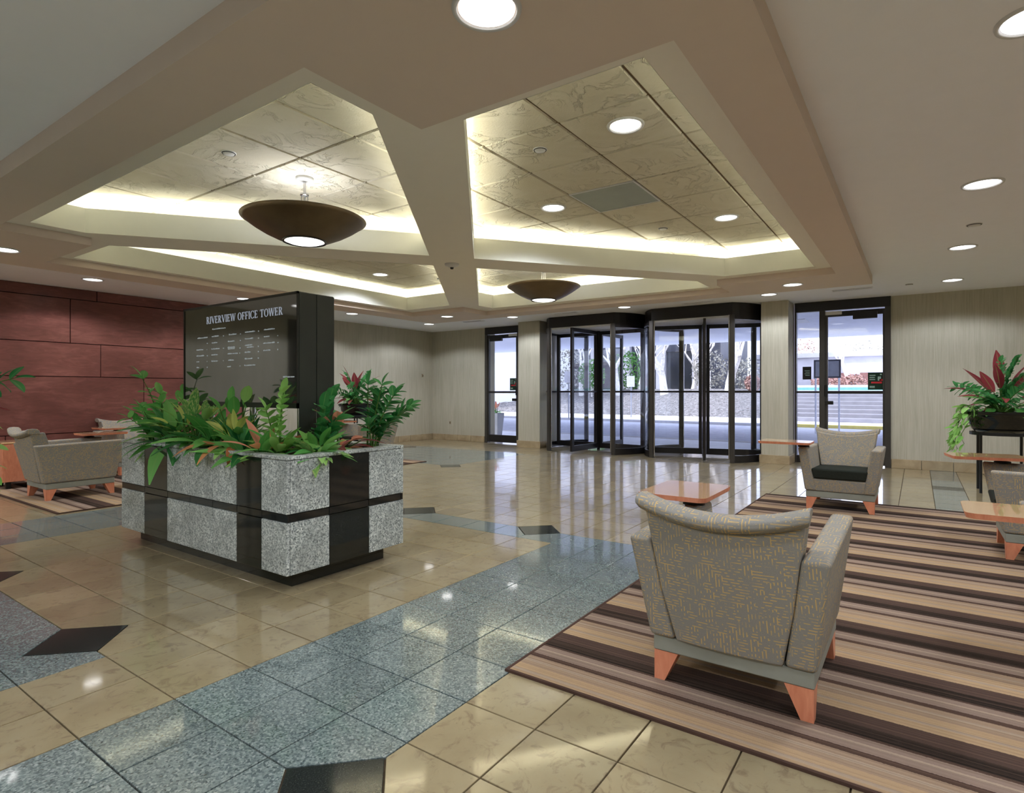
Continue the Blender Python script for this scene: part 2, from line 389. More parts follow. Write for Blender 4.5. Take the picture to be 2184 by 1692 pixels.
wb = MB().box(X0 - .3, Y0 - .3, 0, X0, Y1 + .3, ZR).build('wall_back', 'wallcovering'); struct(wb, 'beige wall behind the viewer', 'wall')
wr = MB().box(X0, Y0 - .3, 0, X1 + .3, Y0, ZR).build('wall_right', 'wallcovering'); struct(wr, 'beige side wall on the right', 'wall')
we = MB().box(X1, Y0, 0, X1 + .3, .288, ZR).build('wall_front', 'wallcovering'); struct(we, 'beige papered wall right of the glass door', 'wall')
we2 = MB().box(X1, 6.98, 0, X1 + .3, Y1, ZR).build('wall_front_corner', 'wallcovering'); struct(we2, 'beige papered wall between left corner and glass door', 'wall')
we3 = MB().box(X1, .288, ZC, X1 + .3, 6.98, ZR).build('wall_front_header', 'wallcovering'); struct(we3, 'wall strip above the entrance doors', 'wall')
rf = MB().box(X0 - .3, Y0 - .3, ZR, X1 + .3, Y1 + .3, ZR + .15).build('roof', 'concrete'); struct(rf, 'unseen flat roof slab added over the lobby to stop light leaks', 'roof')  # unseen slab, added to block daylight leaking through ceiling gaps

# wood panels
wood_rows = [(.14, .50, [.1 + .5, 2.1, 4.1]), (.50, 1.18, [1.52, 3.525]), (1.18, 1.586, [1.03, 3.029]),
             (1.586, 2.122, [.71, 2.709, 4.71]), (2.122, 2.2523, [.99, 2.988])]
for z0, z1, js in wood_rows:
    xs = [WW0] + js + [WX]
    for a, b in zip(xs[:-1], xs[1:]):
        MB().box(a + .004, Y1, z0 + .004, b - .004, Y1 + .029, z1 - .004).build('wood_panel', 'mahogany', wl, bevel=.002, seg=1)
MB().box(WX - .012, Y1 - .012, .13, WX + .012, Y1 + .02, ZC).build('edge_strip', 'bronze', wl)

# baseboards: stone tiles
def baseboard(name, label, a, b, axis, fixed, nrm, h=.12, step=.33):
    root = empty(name); struct(root, label, 'baseboard')
    n = max(1, round(abs(b - a) / step)); st = (b - a) / n
    for k in range(n):
        u0, u1 = a + k * st + .003, a + (k + 1) * st - .003
        m = MB()
        if axis == 'x': m.box(u0, fixed, 0, u1, fixed + nrm * .022, h)
        else: m.box(fixed, u0, 0, fixed + nrm * .022, u1, h)
        m.build('baseboard_tile', 'base_stone', root, bevel=.003, seg=1)
baseboard('baseboard_left', 'stone skirting along the left wall', X0, X1, 'x', Y1, -1)
baseboard('baseboard_front_corner', 'stone skirting left of the left glass door', 7.0, Y1 - .03, 'y', X1, -1)
baseboard('baseboard_front', 'stone skirting right of the right glass door', -2.0, .285, 'y', X1, -1)

# columns either side of the revolving doors
def column(name, y0, y1, label):
    root = empty(name); struct(root, label, 'column')
    MB().box(8.68, y0, 0, 9.4, y1, ZC).build('shaft', 'wallcovering', root, bevel=.004, seg=1)
    for (a, b, c, d) in ((8.66, y0 - .02, 8.68, y1 + .02), (8.68, y0 - .02, X1 + .05, y0), (8.68, y1, X1 + .05, y1 + .02)):
        MB().box(a, b, 0, c, d, .12).build('baseboard_tile', 'base_stone', root, bevel=.002, seg=1)
column('column_right', 1.45, 1.80, 'beige square column between revolving doors and right glass door')
column('column_left', 5.46, 5.92, 'beige square column between left glass door and revolving doors')

# ------------------------------------------------------------------ floor: grout bed, tiles
TS, OX, OY = .2638, 1.187, 1.193
fl = MB().box(X0 - .3, Y0 - .3, -.12, X1 + .45, Y1 + .3, -.008).build('floor', 'grout'); struct(fl, 'polished stone tile floor with blue granite bands', 'floor')
DIA = [(-1, 0), (-1, 6), (-1, 11), (-1, 17), (9, 4), (9, 8.5), (9, 13), (18, 15), (24, 24)]
DH = .69; TOP = 0.0
def stone(i, j):
    if (0 <= j < 3 and i < 9) or (i == 8 and 3 <= j < 14) or (14 <= j < 17 and i < 9) or (i < -1 and 5 <= j < 12) or (18 <= i < 25 and j >= 15) or (j == -6 and i >= 9): return 1
    return 0
def clip(poly, a, b, c):   # keep a*x+b*y >= c
    out = []
    for k, p in enumerate(poly):
        q = poly[(k + 1) % len(poly)]; dp = a * p[0] + b * p[1] - c; dq = a * q[0] + b * q[1] - c
        if dp >= 0: out.append(p)
        if (dp >= 0) != (dq >= 0):
            u = dp / (dp - dq); out.append((p[0] + (q[0] - p[0]) * u, p[1] + (q[1] - p[1]) * u))
    return out
def area(p): return abs(sum(p[k][0] * p[(k + 1) % len(p)][1] - p[(k + 1) % len(p)][0] * p[k][1] for k in range(len(p)))) / 2
tiles = []     # (polygon in tile units, stone, cut?)
for i in range(math.floor((X0 - OX) / TS), math.ceil((X1 - OX) / TS) + 1):
    for j in range(math.floor((Y0 - OY) / TS), math.ceil((Y1 - OY) / TS)):
        cells = [((i, j, i + 1, j + 1), stone(i, j))]
        if j == 8 and i in (8, 9): cells = [((i, 8, i + 1, 8.5), stone(i, 8)), ((i, 8.5, i + 1, 9), stone(i, 8))]
        if j == -6 and i == 23: cells = [((23, -6, 23.4, -5), 1), ((23.4, -6, 24, -5), 2)]
        if j == -6 and i == 24: cells = [((24, -6, 24.4, -5), 2), ((24.4, -6, 25, -5), 1)]
        for (a, b, c, d), s in cells:
            poly = [(a, b), (c, b), (c, d), (a, d)]; cut = len(cells) > 1
            for cx, cy in DIA:
                mx, my = (a + c) / 2 - cx, (b + d) / 2 - cy
                if abs(mx) < 1.2 and abs(my) < 1.2:
                    q = clip(poly, 1 if mx > 0 else -1, 1 if my > 0 else -1, DH + (1 if mx > 0 else -1) * cx + (1 if my > 0 else -1) * cy)
                    if len(q) >= 3: poly = q; cut = True
                    else: poly = []
                    if not poly: break
            if poly and area(poly) > .02: tiles.append((poly, s, cut))
for cx, cy in DIA: tiles.append(([(cx - DH, cy), (cx, cy - DH), (cx + DH, cy), (cx, cy + DH)], 2, True))
cyaw, syaw = math.cos(R(YAW)), math.sin(R(YAW))
def project(x, y, z):
    d = x * cyaw + y * syaw
    if d < .3: return None
    return W_PX / 2 + F_PX * (x * syaw - y * cyaw) / d, HORIZON - F_PX * (z - 1) / d, d
STONES = ['limestone', 'blue_granite', 'black_granite']
def tile_mb(poly, origin=(0, 0), g=.009):
    cx = sum(p[0] for p in poly) / len(poly); cy = sum(p[1] for p in poly) / len(poly)
    def ins(k):   # inset every edge by g (in tile units)
        q = list(poly); n = len(q)
        for e in range(n):
            a, b = poly[e], poly[(e + 1) % n]; nx, ny = -(b[1] - a[1]), b[0] - a[0]; l = math.hypot(nx, ny); nx /= l; ny /= l
            q = clip(q, nx, ny, nx * a[0] + ny * a[1] + k)
        return q
    lo, hi = ins(g), ins(g + .006)
    if len(lo) != len(hi): hi = lo
    w = lambda p: (OX + p[0] * TS - origin[0], OY + p[1] * TS - origin[1])
    n = len(lo); m = MB()
    m.add([(*w(p), TOP - .012) for p in lo] + [(*w(p), TOP - .001) for p in lo] + [(*w(p), TOP) for p in hi],
          [(k, (k + 1) % n, n + (k + 1) % n, n + k) for k in range(n)] + [(n + k, n + (k + 1) % n, 2 * n + (k + 1) % n, 2 * n + k) for k in range(n)] + [list(range(2 * n, 3 * n))])
    return m
ranked = []
for t in tiles:
    cx = OX + TS * sum(p[0] for p in t[0]) / len(t[0]); cy = OY + TS * sum(p[1] for p in t[0]) / len(t[0])
    pr = project(cx, cy, 0); vis = pr and -60 < pr[0] < W_PX + 60 and pr[1] < H_PX + 70
    ranked.append((pr[2] if vis else 1e3 + math.hypot(cx, cy), t, (cx, cy)))
ranked.sort(key=lambda r: r[0])
full = {s: tile_mb([(0, 0), (1, 0), (1, 1), (0, 1)], (OX, OY)).mesh('floor_tile', STONES[s]) for s in range(3)}
for d, (poly, s, cut), c in ranked[:290]:
    if cut:
        tile_mb(poly, c).build('floor_tile', STONES[s], fl, loc=(c[0], c[1], 0))
    else:
        link('floor_tile', full[s], fl, loc=(OX + poly[0][0] * TS, OY + poly[0][1] * TS, 0))
rest = MB()
for d, (poly, s, cut), c in ranked[290:]:
    m = tile_mb(poly); rest.add(m.v, m.f, s)
tag(rest.build('floor_tiles', STONES, fl), kind='stuff')

# ------------------------------------------------------------------ ceiling
C_OUT = (1.0, .40, 7.36, 6.80)
PA = (1.88, .66, 6.50, 6.40); PB = (1.28, 1.80, 7.04, 5.39)     # the cross-shaped opening in the soffit
def in_plus(x, y): return (PA[0] < x < PA[2] and PA[1] < y < PA[3]) or (PB[0] < x < PB[2] and PB[1] < y < PB[3])
m = MB()
for (a, b, c, d) in ((X0, Y0, X1, C_OUT[1]), (X0, C_OUT[3], X1, Y1 + .05), (X0, C_OUT[1], C_OUT[0], C_OUT[3]), (C_OUT[2], C_OUT[1], X1, C_OUT[3])):
    m.box(a, b, ZC, c, d, ZC + .06)
ceil = m.build('ceiling', 'ceiling_paint'); struct(ceil, 'pale grey painted main ceiling', 'ceiling')
m = MB(); xs = [C_OUT[0], PB[0], PA[0], PA[2], PB[2], C_OUT[2]]; ys = [C_OUT[1], PA[1], PB[1], PB[3], PA[3], C_OUT[3]]
for i in range(5):
    for j in range(5):
        if not in_plus((xs[i] + xs[i + 1]) / 2, (ys[j] + ys[j + 1]) / 2):
            m.box(xs[i], ys[j], ZS, xs[i + 1], ys[j + 1], ZC + .05)
bm = bmesh.new(); me = m.mesh('trim_1', 'soffit_paint'); bm.from_mesh(me)
bmesh.ops.remove_doubles(bm, verts=bm.verts, dist=1e-4)
seen = {}
for f in bm.faces: seen.setdefault(tuple(sorted(v.index for v in f.verts)), []).append(f)
bmesh.ops.delete(bm, geom=[f for fs in seen.values() if len(fs) > 1 for f in fs], context='FACES_ONLY')
bm.to_mesh(me); bm.free()
t1 = link('trim_1', me); struct(t1, 'brown dropped soffit framing the lit ceiling coffers', 'soffit')
# beige cross frame with four five-sided openings
CX, CY = 4.18, 3.60
def pent(kind):
    if kind == 'right': return [(CX - 2.16, .82), (CX + 2.17, .83), (CX + 2.16, 1.675), (CX, 3.34), (CX - 2.16, 1.675)]
    if kind == 'left': return [(1.43, 1.97), (1.75, 1.97), (3.86, 3.60), (1.79, 5.25), (1.45, 5.25)]
    if kind == 'far_left': return [(2.06, 5.55), (4.18, 3.845), (6.25, 5.44), (6.25, 6.28), (2.06, 6.32)]
    return [(4.52, 3.585), (6.46, 2.0), (6.90, 2.0), (6.82, 5.10), (6.51, 5.12)]
PENT = {k: pent(k) for k in ('right', 'left', 'far_left', 'far_right')}
plus = [(PA[0], PA[1]), (PA[2], PA[1]), (PA[2], PB[1]), (PB[2], PB[1]), (PB[2], PB[3]), (PA[2], PB[3]), (PA[2], PA[3]), (PA[0], PA[3]), (PA[0], PB[3]), (PB[0], PB[3]), (PB[0], PB[1]), (PA[0], PB[1])]
m = MB(); loops = [plus] + [PENT[k][::-1] for k in PENT]
pts = [p for l in loops for p in l]
tris = geometry.tessellate_polygon([[Vector((x, y, 0)) for x, y in l] for l in loops])
def up_down(tr, up):
    (ax, ay), (bx, by), (cx, cy) = (pts[i] for i in tr); cr = (bx - ax) * (cy - ay) - (by - ay) * (cx - ax)
    return tuple(tr) if (cr > 0) == up else tuple(tr)[::-1]
m.add([(x, y, ZB) for x, y in pts], [up_down(t, False) for t in tris])
m.add([(x, y, ZB + .03) for x, y in pts], [up_down(t, True) for t in tris])
b0 = 0
t2 = m.build('trim_2', 'frame_paint'); struct(t2, 'beige cross-shaped beams between the four ceiling coffers', 'ceiling beams')
for k, pl in PENT.items():   # upstand lips round each coffer
    n = len(pl); m = MB()
    def off(q, e):
        out = []
        for i in range(n):
            p0, p1, p2 = Vector(q[i - 1]), Vector(q[i]), Vector(q[(i + 1) % n])
            d1 = (p1 - p0).normalized(); d2 = (p2 - p1).normalized(); n1 = Vector((d1.y, -d1.x)); n2 = Vector((d2.y, -d2.x))
            bis = (n1 + n2).normalized(); out.append(tuple(p1 + bis * (e / max(.35, bis.dot(n1)))))
        return out
    o2 = off(pl, .025)
    vs = [(x, y, z) for (q, z) in ((pl, ZB - .002), (pl, ZL), (o2, ZL), (o2, ZB + .02)) for x, y in q]
    fs = []
    for i in range(n):
        j = (i + 1) % n
        fs += [(i, n + i, n + j, j), (n + i, 2 * n + i, 2 * n + j, n + j), (2 * n + i, 3 * n + i, 3 * n + j, 2 * n + j)]
    m.add(vs, fs); m.build('coffer_upstand', 'lip_paint', t2)
    strip = off(pl, .06)
    for i in range(n):   # hidden light strips behind the upstand
        p, q = Vector(strip[i]), Vector(strip[(i + 1) % n]); d = (q - p); L = d.length
        if L < .3: continue
        d.normalize(); nn = Vector((d.y, -d.x)) * .022; p = p + d * .04; q = q - d * .04
        w = MB().hexa([(*(p - nn), ZB + .05), (*(q - nn), ZB + .05), (*(q + nn), ZB + .05), (*(p + nn), ZB + .05), (*(p - nn), ZB + .085), (*(q - nn), ZB + .085), (*(q + nn), ZB + .085), (*(p + nn), ZB + .085)])
        w.build('cove_light', 'cove_lamp', t2)
# cove back walls and the tiled ceiling above
m = MB(); n = len(plus)
for i in range(n):
    a, b = plus[i], plus[(i + 1) % n]; m.add([(*a, ZB), (*b, ZB), (*b, ZT + .03), (*a, ZT + .03)], [(0, 3, 2, 1)])
m.build('cove_wall', 'lip_paint', t2)
m = MB().box(PB[0] - .02, PA[1] - .02, ZT + .012, PB[2] + .02, PA[3] + .02, ZT + .04).build('ceiling_grid', 'tile_gap', ceil)
CT, GX, GY = .5435, 2.874, 1.141
ctm = MB(); g = .006
ctm.add([(g, g, .01), (CT - g, g, .01), (CT - g, CT - g, .01), (g, CT - g, .01), (g + .006, g + .006, 0), (CT - g - .006, g + .006, 0), (CT - g - .006, CT - g - .006, 0), (g + .006, CT - g - .006, 0)],
        [(4, 7, 6, 5), (0, 4, 5, 1), (1, 5, 6, 2), (2, 6, 7, 3), (3, 7, 4, 0)])
ct_mesh = ctm.mesh('ceiling_tile', 'ceiling_tile')
for i in range(-3, 8):
    for j in range(-1, 10):
        if (i, j) == (2, 1): continue
        x, y = GX + i * CT, GY + j * CT
        if in_plus(x + CT / 2, y + CT / 2) or in_plus(x + .1, y + .1) or in_plus(x + CT - .1, y + CT - .1) or in_plus(x + .1, y + CT - .1) or in_plus(x + CT - .1, y + .1):
            link('ceiling_tile', ct_mesh, ceil, loc=(x, y, ZT))
x, y = GX + 2 * CT, GY + CT
root = empty('ceiling_light_panel', (x, y, ZT)); tag(root, 'unlit square grey-green light panel set among the right coffer tiles', 'light panel')
MB().box(.012, .012, 0, CT - .012, CT - .012, .01).build('lens', 'lens_grey', root)
m = MB(); [m.box(*b) for b in ((0.003, .003, -.003, CT - .003, .014, .01), (0.003, CT - .014, -.003, CT - .003, CT - .003, .01), (.003, .014, -.003, .014, CT - .014, .01), (CT - .014, .014, -.003, CT - .003, CT - .014, .01))]
m.build('frame', 'white_metal', root)

# ------------------------------------------------------------------ downlights
ring_m = MB().lathe([(.090, .004), (.092, -.008), (.104, -.008), (.108, .004)], 40).mesh('trim_ring', 'white_metal', True)
can_m = MB().lathe([(.091, -.004), (.086, .020), (.080, .03)], 40).mesh('reflector', 'chrome', True)
disc_m = MB().lathe([(.001, .0), (.086, .0)], 40).mesh('lamp_face', 'lamp_white')
disc_m.flip_normals()
def downlight(x, y, z, label, group, power=1.0):
    r = empty('recessed_downlight', (x, y, z)); tag(r, label, 'downlight', group)
    link('trim_ring', ring_m, r); link('lamp_face', disc_m, r, loc=(0, 0, -.002))
    ld = bpy.data.lights.new('downlight_lamp', 'SPOT'); ld.energy = SPOT_W * power; ld.spot_size = R(152); ld.spot_blend = .25; ld.shadow_soft_size = .09
    ld.color = (.85, .90, 1.0)
    lo = bpy.data.objects.new('downlight_lamp', ld); COL.objects.link(lo); lo.parent = r; lo.location = (0, 0, -.03 * U); lo.visible_glossy = False   # the glowing lamp face is what reflects
    return r
GR = 'recessed downlights'
downlight(1.40, 1.07, ZS, 'large round downlight in the brown soffit at the top edge of the picture', GR)
for x, lab in ((.70, 'downlight over the right side, nearest the viewer and out of sight'), (2.60, 'downlight cut off by the upper right edge of the picture'), (4.49, 'oval-looking downlight high on the right in the pale ceiling'),
               (6.36, 'second downlight along the right-hand row in the pale ceiling'), (8.17, 'farthest downlight of the right-hand row above the papered wall')):
    downlight(x, -.32, ZC, lab, GR)
downlight(6.90, 1.11, ZS, 'downlight in the far right corner of the brown soffit', GR)
downlight(6.78, 5.95, ZS, 'downlight in the far left corner of the brown soffit', GR)
downlight(1.52, 6.11, ZS, 'downlight in the brown soffit at the left edge of the picture', GR)
downlight(8.03, 1.57, ZC, 'downlight just in front of the right column', GR)
downlight(8.01, 3.56, ZC, 'downlight in front of the two revolving doors', GR)
downlight(8.00, 5.57, ZC, 'downlight just in front of the left column', GR)
downlight(7.95, 7.42, ZC, 'downlight nearest the far left room corner', GR)
downlight(6.18, 7.44, ZC, 'downlight just right of the directory sign top', GR)
downlight(4.36, 7.44, ZC, 'downlight peeping out above the directory sign', GR)
downlight(2.645, 7.55, ZC, 'downlight washing the dark wood panelled wall', GR)
downlight(.9, 7.5, ZC, 'downlight over the panelled wall beyond the left edge', GR)
for x, y, lab in ((3.11, 1.375, 'largest round downlight in the right coffer'), (4.16, 2.484, 'left one of the two farther downlights in the right coffer'), (5.265, 1.378, 'right one of the two farther downlights in the right coffer'),
                  (5.24, 5.75, 'small downlight in the far left coffer')):
    downlight(x, y, ZT, lab, 'downlights in the coffers')
for x, y, lab in ((-1.2, -.32, 'right'), (-1.2, 1.5, 'middle right'), (-1.2, 3.4, 'middle'), (-1.2, 5.3, 'middle left'), (-1.2, 7.4, 'left'), (-2.9, 1.0, 'rear right'), (-2.9, 4.0, 'rear middle'), (-2.9, 6.8, 'rear left'), (.2, -2.6, 'side aisle, rear'), (2.6, -2.6, 'side aisle, near'), (4.9, -2.6, 'side aisle, middle'), (7.2, -2.6, 'side aisle, far')):
    downlight(x, y, ZC, 'added fill downlight outside the picture, over the lobby area ' + lab, 'added fill downlights out of view', 1.5)  # unseen lamps, added behind and beside the camera to brighten the lobby

# pendant bowls
def pendant(x, y, label):
    r = empty('pendant_light', (x, y, 0)); tag(r, label, 'pendant light', 'bowl pendants in the coffers')
    MB().lathe([(.001, ZT - .028), (.045, ZT - .026), (.062, ZT - .015), (.062, ZT + .004)], 28, cap0=True).build('ceiling_canopy', 'white_metal', r, smooth=True)
    MB().lathe([(.009, ZT - .03), (.009, ZT - .12)], 12).build('stem', 'chrome', r, smooth=True)
    MB().lathe([(.001, ZT - .115), (.03, ZT - .115), (.03, ZT - .127), (.001, ZT - .127)], 20).build('hub', 'chrome', r, smooth=True)
    for k in range(4):
        a = R(45 + 90 * k); MB().lathe([(.005, ZT - .12), (.005, 2.13)], 8, (.021 * math.cos(a), .021 * math.sin(a), 0)).build('rod', 'chrome', r, smooth=True)
    zr, zb = 2.232, 2.072
    prof = [(.428, zr - .004), (.43, zr), (.424, zr + .004)]
    outer = [(.135, zb), (.20, zb + .022), (.28, zb + .060), (.35, zb + .102), (.40, zb + .138), (.428, zr - .004)]
    inner = [(.424, zr + .004), (.39, zb + .138), (.34, zb + .106), (.27, zb + .066), (.19, zb + .03), (.13, zb + .010)]
    MB().lathe(outer + prof + inner, 56).build('bowl', 'pendant_bronze', r, smooth=True)
    MB().lathe([(.150, zb - .004), (.153, zb + .012), (.14, zb + .02)], 44).build('lens_ring', 'black_metal', r, smooth=True)
    MB().lathe([(.001, zb - .018), (.06, zb - .015), (.11, zb - .006), (.14, zb + .006)], 44).build('lens', 'lens_white', r, smooth=True)
    ld = bpy.data.lights.new('pendant_lamp', 'POINT'); ld.energy = 6; ld.shadow_soft_size = .10; ld.color = (.9, .94, 1)
    lo = bpy.data.objects.new('pendant_lamp', ld); COL.objects.link(lo); lo.parent = r; lo.location = (0, 0, 2.235 * U)
pendant(2.565, 3.60, 'large bronze bowl pendant hanging in the left coffer')
pendant(5.81, 3.60, 'smaller-looking bronze bowl pendant above the revolving doors')

# small ceiling fittings
def disc_fitting(name, x, y, z, r, label, cat):
    root = empty(name, (x, y, z)); tag(root, label, cat)
    MB().lathe([(.001, -.012), (r * .72, -.011), (r * .8, -.005), (r, -.004), (r, .003)], 24).build('cover', 'white_metal', root, smooth=True)
    MB().lathe([(r * .80, -.0055), (r * .86, -.009), (r * .92, -.0045)], 24).build('rim', 'vent_dark', root, smooth=True)
disc_fitting('sprinkler_cover', 3.114, 1.956, ZT, .045, 'round sprinkler cover in the near part of the right coffer', 'sprinkler')
disc_fitting('sprinkler_cover', 5.274, 1.955, ZT, .045, 'round sprinkler cover in the far part of the right coffer', 'sprinkler')
disc_fitting('sprinkler_cover', 2.016, 3.618, ZT, .045, 'round sprinkler cover in the left coffer beside the pendant', 'sprinkler')
disc_fitting('sprinkler_cover', 5.90, 5.30, ZT, .045, 'round sprinkler cover in the far left coffer', 'sprinkler')
disc_fitting('sprinkler_cover', 5.55, -.348, ZC, .05, 'sprinkler cover in the right-hand row of downlights', 'sprinkler')
disc_fitting('sprinkler_cover', 8.20, .08, ZC, .04, 'sprinkler cover above the right end of the glass door', 'sprinkler')
root = empty('smoke_detector', (4.24, 3.66, ZB)); tag(root, 'white smoke detector where the beige beams cross', 'smoke detector')
MB().lathe([(.001, -.035), (.03, -.034), (.045, -.022), (.065, -.018), (.07, -.004), (.07, .003)], 28).build('housing', 'white_metal', root, smooth=True)
MB().lathe([(.001, -.052), (.014, -.05), (.018, -.034)], 16).build('sensor', 'black_plastic', root, smooth=True)
for x, y, lab in ((8.2, .66, 'slot air vent above the right glass door'), (8.2, 2.52, 'slot air vent above the right revolving door'), (8.1, 4.60, 'slot air vent above the left revolving door'), (8.1, 6.5, 'slot air vent near the left glass door')):
    root = empty('air_vent', (x, y, ZC)); tag(root, lab, 'air vent', 'slot vents along the entrance')
    m = MB(); m.box(-.06, -.21, -.006, -.05, .21, .002); m.box(.05, -.21, -.006, .06, .21, .002); m.box(-.06, -.22, -.006, .06, -.21, .002); m.box(-.06, .21, -.006, .06, .22, .002)
    m.build('frame', 'ceiling_paint', root); MB().box(-.05, -.21, -.002, .05, .21, .002).build('slot', 'vent_dark', root)
    MB().box(-.012, -.21, -.007, .012, .21, -.001).build('blade', 'ceiling_paint', root)

# ------------------------------------------------------------------ revolving doors
def revolving(cy, wing0, label):
    RR, cx = .893, X1; root = empty('revolving_door', (cx, cy, 0)); tag(root, label, 'revolving door', 'revolving doors at the entrance')
    ph = math.acos(.67 / RR); zc0 = 2.075
    arc = lambda a0, a1, r, n=14: [(r * math.cos(a0 + (a1 - a0) * k / n), r * math.sin(a0 + (a1 - a0) * k / n)) for k in range(n + 1)]
    sideL = arc(ph, math.pi - ph, RR); sideR = arc(-math.pi + ph, -ph, RR)
    MB().prism(sideR + sideL, zc0, ZC - .002).build('canopy', 'bronze', root)
    MB().prism([(x * .96, y * .96) for x, y in sideR + sideL], zc0 - .03, zc0 - .001).build('canopy_ceiling', 'soffit_out', root)
    for nm, side in (('side_glass', sideL), ('side_glass', sideR)):
        def shell(z0, z1, r0, r1, name, mat):
            n = len(side); m = MB(); k0, k1 = r0 / RR, r1 / RR
            vs = [(x * k, y * k, z) for (k, z) in ((k0, z0), (k1, z0), (k1, z1), (k0, z1)) for x, y in side]
            fs = []
            for i in range(n - 1):
                for a, b in ((0, 1), (1, 2), (2, 3), (3, 0)): fs.append((a * n + i, a * n + i + 1, b * n + i + 1, b * n + i))
            m.add(vs, fs); return m.build(name, mat, root, smooth=False)
        n = len(side); m = MB(); m.add([(x, y, .09) for x, y in side] + [(x, y, zc0) for x, y in side], [(i, i + 1, n + i + 1, n + i) for i in range(n - 1)])
        m.build(nm, 'clear_glass', root, smooth=True)
        shell(0, .10, RR - .02, RR + .010, 'base_ring', 'bronze'); shell(.983, 1.013, RR - .012, RR + .012, 'mid_rail', 'bronze')
        shell(zc0 - .06, zc0, RR - .015, RR + .015, 'top_rail', 'bronze')
    for sx in (-1, 1):
        for sy in (-1, 1):
            x, y = sx * .67, sy * RR * math.sin(ph)
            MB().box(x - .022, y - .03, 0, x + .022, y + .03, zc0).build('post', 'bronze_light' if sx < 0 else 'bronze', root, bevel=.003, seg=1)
            MB().lathe([(.012, .05), (.012, zc0)], 10, (x + .03 * -sx * -1 * .0, y - sy * .042, 0)).build('weather_rod', 'chrome', root, smooth=True)
    MB().lathe([(.028, 0), (.028, zc0)], 14).build('shaft', 'bronze', root, smooth=True)
    for k in range(4):
        a = R(wing0 + 90 * k); d = Vector((-math.cos(a), math.sin(a), 0)); nrm = Vector((-d.y, d.x, 0)) * .018
        def bar(r0, r1, z0, z1, name, mat, par, th=1.0):
            p, q = d * r0, d * r1; n2 = nrm * th
            m = MB().hexa([(*(p - n2)[:2], z0), (*(q - n2)[:2], z0), (*(q + n2)[:2], z0), (*(p + n2)[:2], z0), (*(p - n2)[:2], z1), (*(q - n2)[:2], z1), (*(q + n2)[:2], z1), (*(p + n2)[:2], z1)])
            return m.build(name, mat, par)
        w = bar(.80, .86, .03, zc0 - .04, 'wing_frame', 'bronze', root)
        bar(.03, .08, .03, zc0 - .04, 'stile', 'bronze', w); bar(.08, .80, .03, .12, 'bottom_rail', 'bronze', w); bar(.08, .80, zc0 - .10, zc0 - .04, 'top_rail', 'bronze', w)
        bar(.08, .80, .985, 1.012, 'push_bar', 'bronze', w, 1.6); bar(.08, .80, .12, zc0 - .10, 'wing_glass', 'clear_glass', w, .15)
    # floor ring
    MB().lathe([(.86, .0003), (.86, .003), (.875, .003), (.875, .0003)], 48).build('floor_ring', 'chrome', root)
revolving(4.525, 4, 'left one of the two glass revolving doors')
revolving(2.715, -17, 'right one of the two glass revolving doors')

# ------------------------------------------------------------------ swing doors with sidelights
def bx(parent, name, mat, x0, y0, z0, x1, y1, z1, bevel=0): return MB().box(x0, y0, z0, x1, y1, z1).build(name, mat, parent, bevel=bevel, seg=1)
def swing_door(name, ya, yb, ym, mirror, label):
    # ya: wall jamb, yb: column side, ym: mullion between leaf (wall side) and sidelight
    root = empty(name); struct(root, label, 'door'); xf, xg = X1 - .03, X1 + .06; s = 1 if yb > ya else -1
    bx(root, 'header', 'bronze', xf, min(ya, yb), 2.118, xg, max(ya, yb), ZC)
    bx(root, 'jamb', 'bronze_light', xf, ya, 0, xg, ya + s * .065, 2.118); bx(root, 'jamb', 'bronze_light', xf, yb - s * .02, 0, xg, yb, 2.118)
    bx(root, 'mullion', 'bronze_light', xf, ym - .035, 0, xg, ym + .035, 2.118)
    a, b = ym + s * .035, yb - s * .02
    bx(root, 'sidelight_sill', 'bronze', xf + .01, a, 0, xg - .01, b, .10); bx(root, 'sidelight_rail', 'bronze', xf + .01, a, .98, xg - .01, b, 1.005)
    bx(root, 'sidelight_glass', 'clear_glass', X1 + .01, a, .10, X1 + .016, b, 2.118)
    p, q = ya + s * .067, ym - s * .037
    lf = bx(root, 'leaf_frame', 'bronze_light', X1 - .012, q - s * .03, .02, X1 + .035, q, 2.10)
    bx(lf, 'leaf_stile', 'bronze_light', X1 - .012, p, .02, X1 + .035, p + s * .022, 2.10)
    bx(lf, 'bottom_rail', 'bronze', X1 - .012, p + s * .022, .02, X1 + .035, q - s * .03, .16); bx(lf, 'top_rail', 'bronze', X1 - .012, p + s * .022, 2.03, X1 + .035, q - s * .03, 2.10)
    bx(lf, 'mid_rail', 'bronze', X1 - .02, p + s * .022, .97, X1 + .035, q - s * .03, 1.008)
    bx(lf, 'leaf_glass', 'clear_glass', X1 + .008, p + s * .022, .16, X1 + .014, q - s * .03, 2.03)
    bx(lf, 'door_closer', 'black_metal', X1 - .07, p + s * .08, 1.975, X1 - .013, p + s * .36, 2.065, .004)
    bx(lf, 'latch_plate', 'black_metal', X1 - .03, q - s * .03, .93, X1 - .012, q + s * .01, 1.09); bx(lf, 'lever_handle', 'black_metal', X1 - .05, q - s * .10, .82, X1 - .012, q - s * .0, .87, .004)
    bx(lf, 'exit_plate', 'paper_white', X1 - .018, q - s * .20, 2.055, X1 - .012, q, 2.105)
    return root, lf, p, q, s
d1, lf, p, q, s = swing_door('door_1', .288, 1.43, 1.085, 1, 'dark framed glass door with sidelight right of the column')
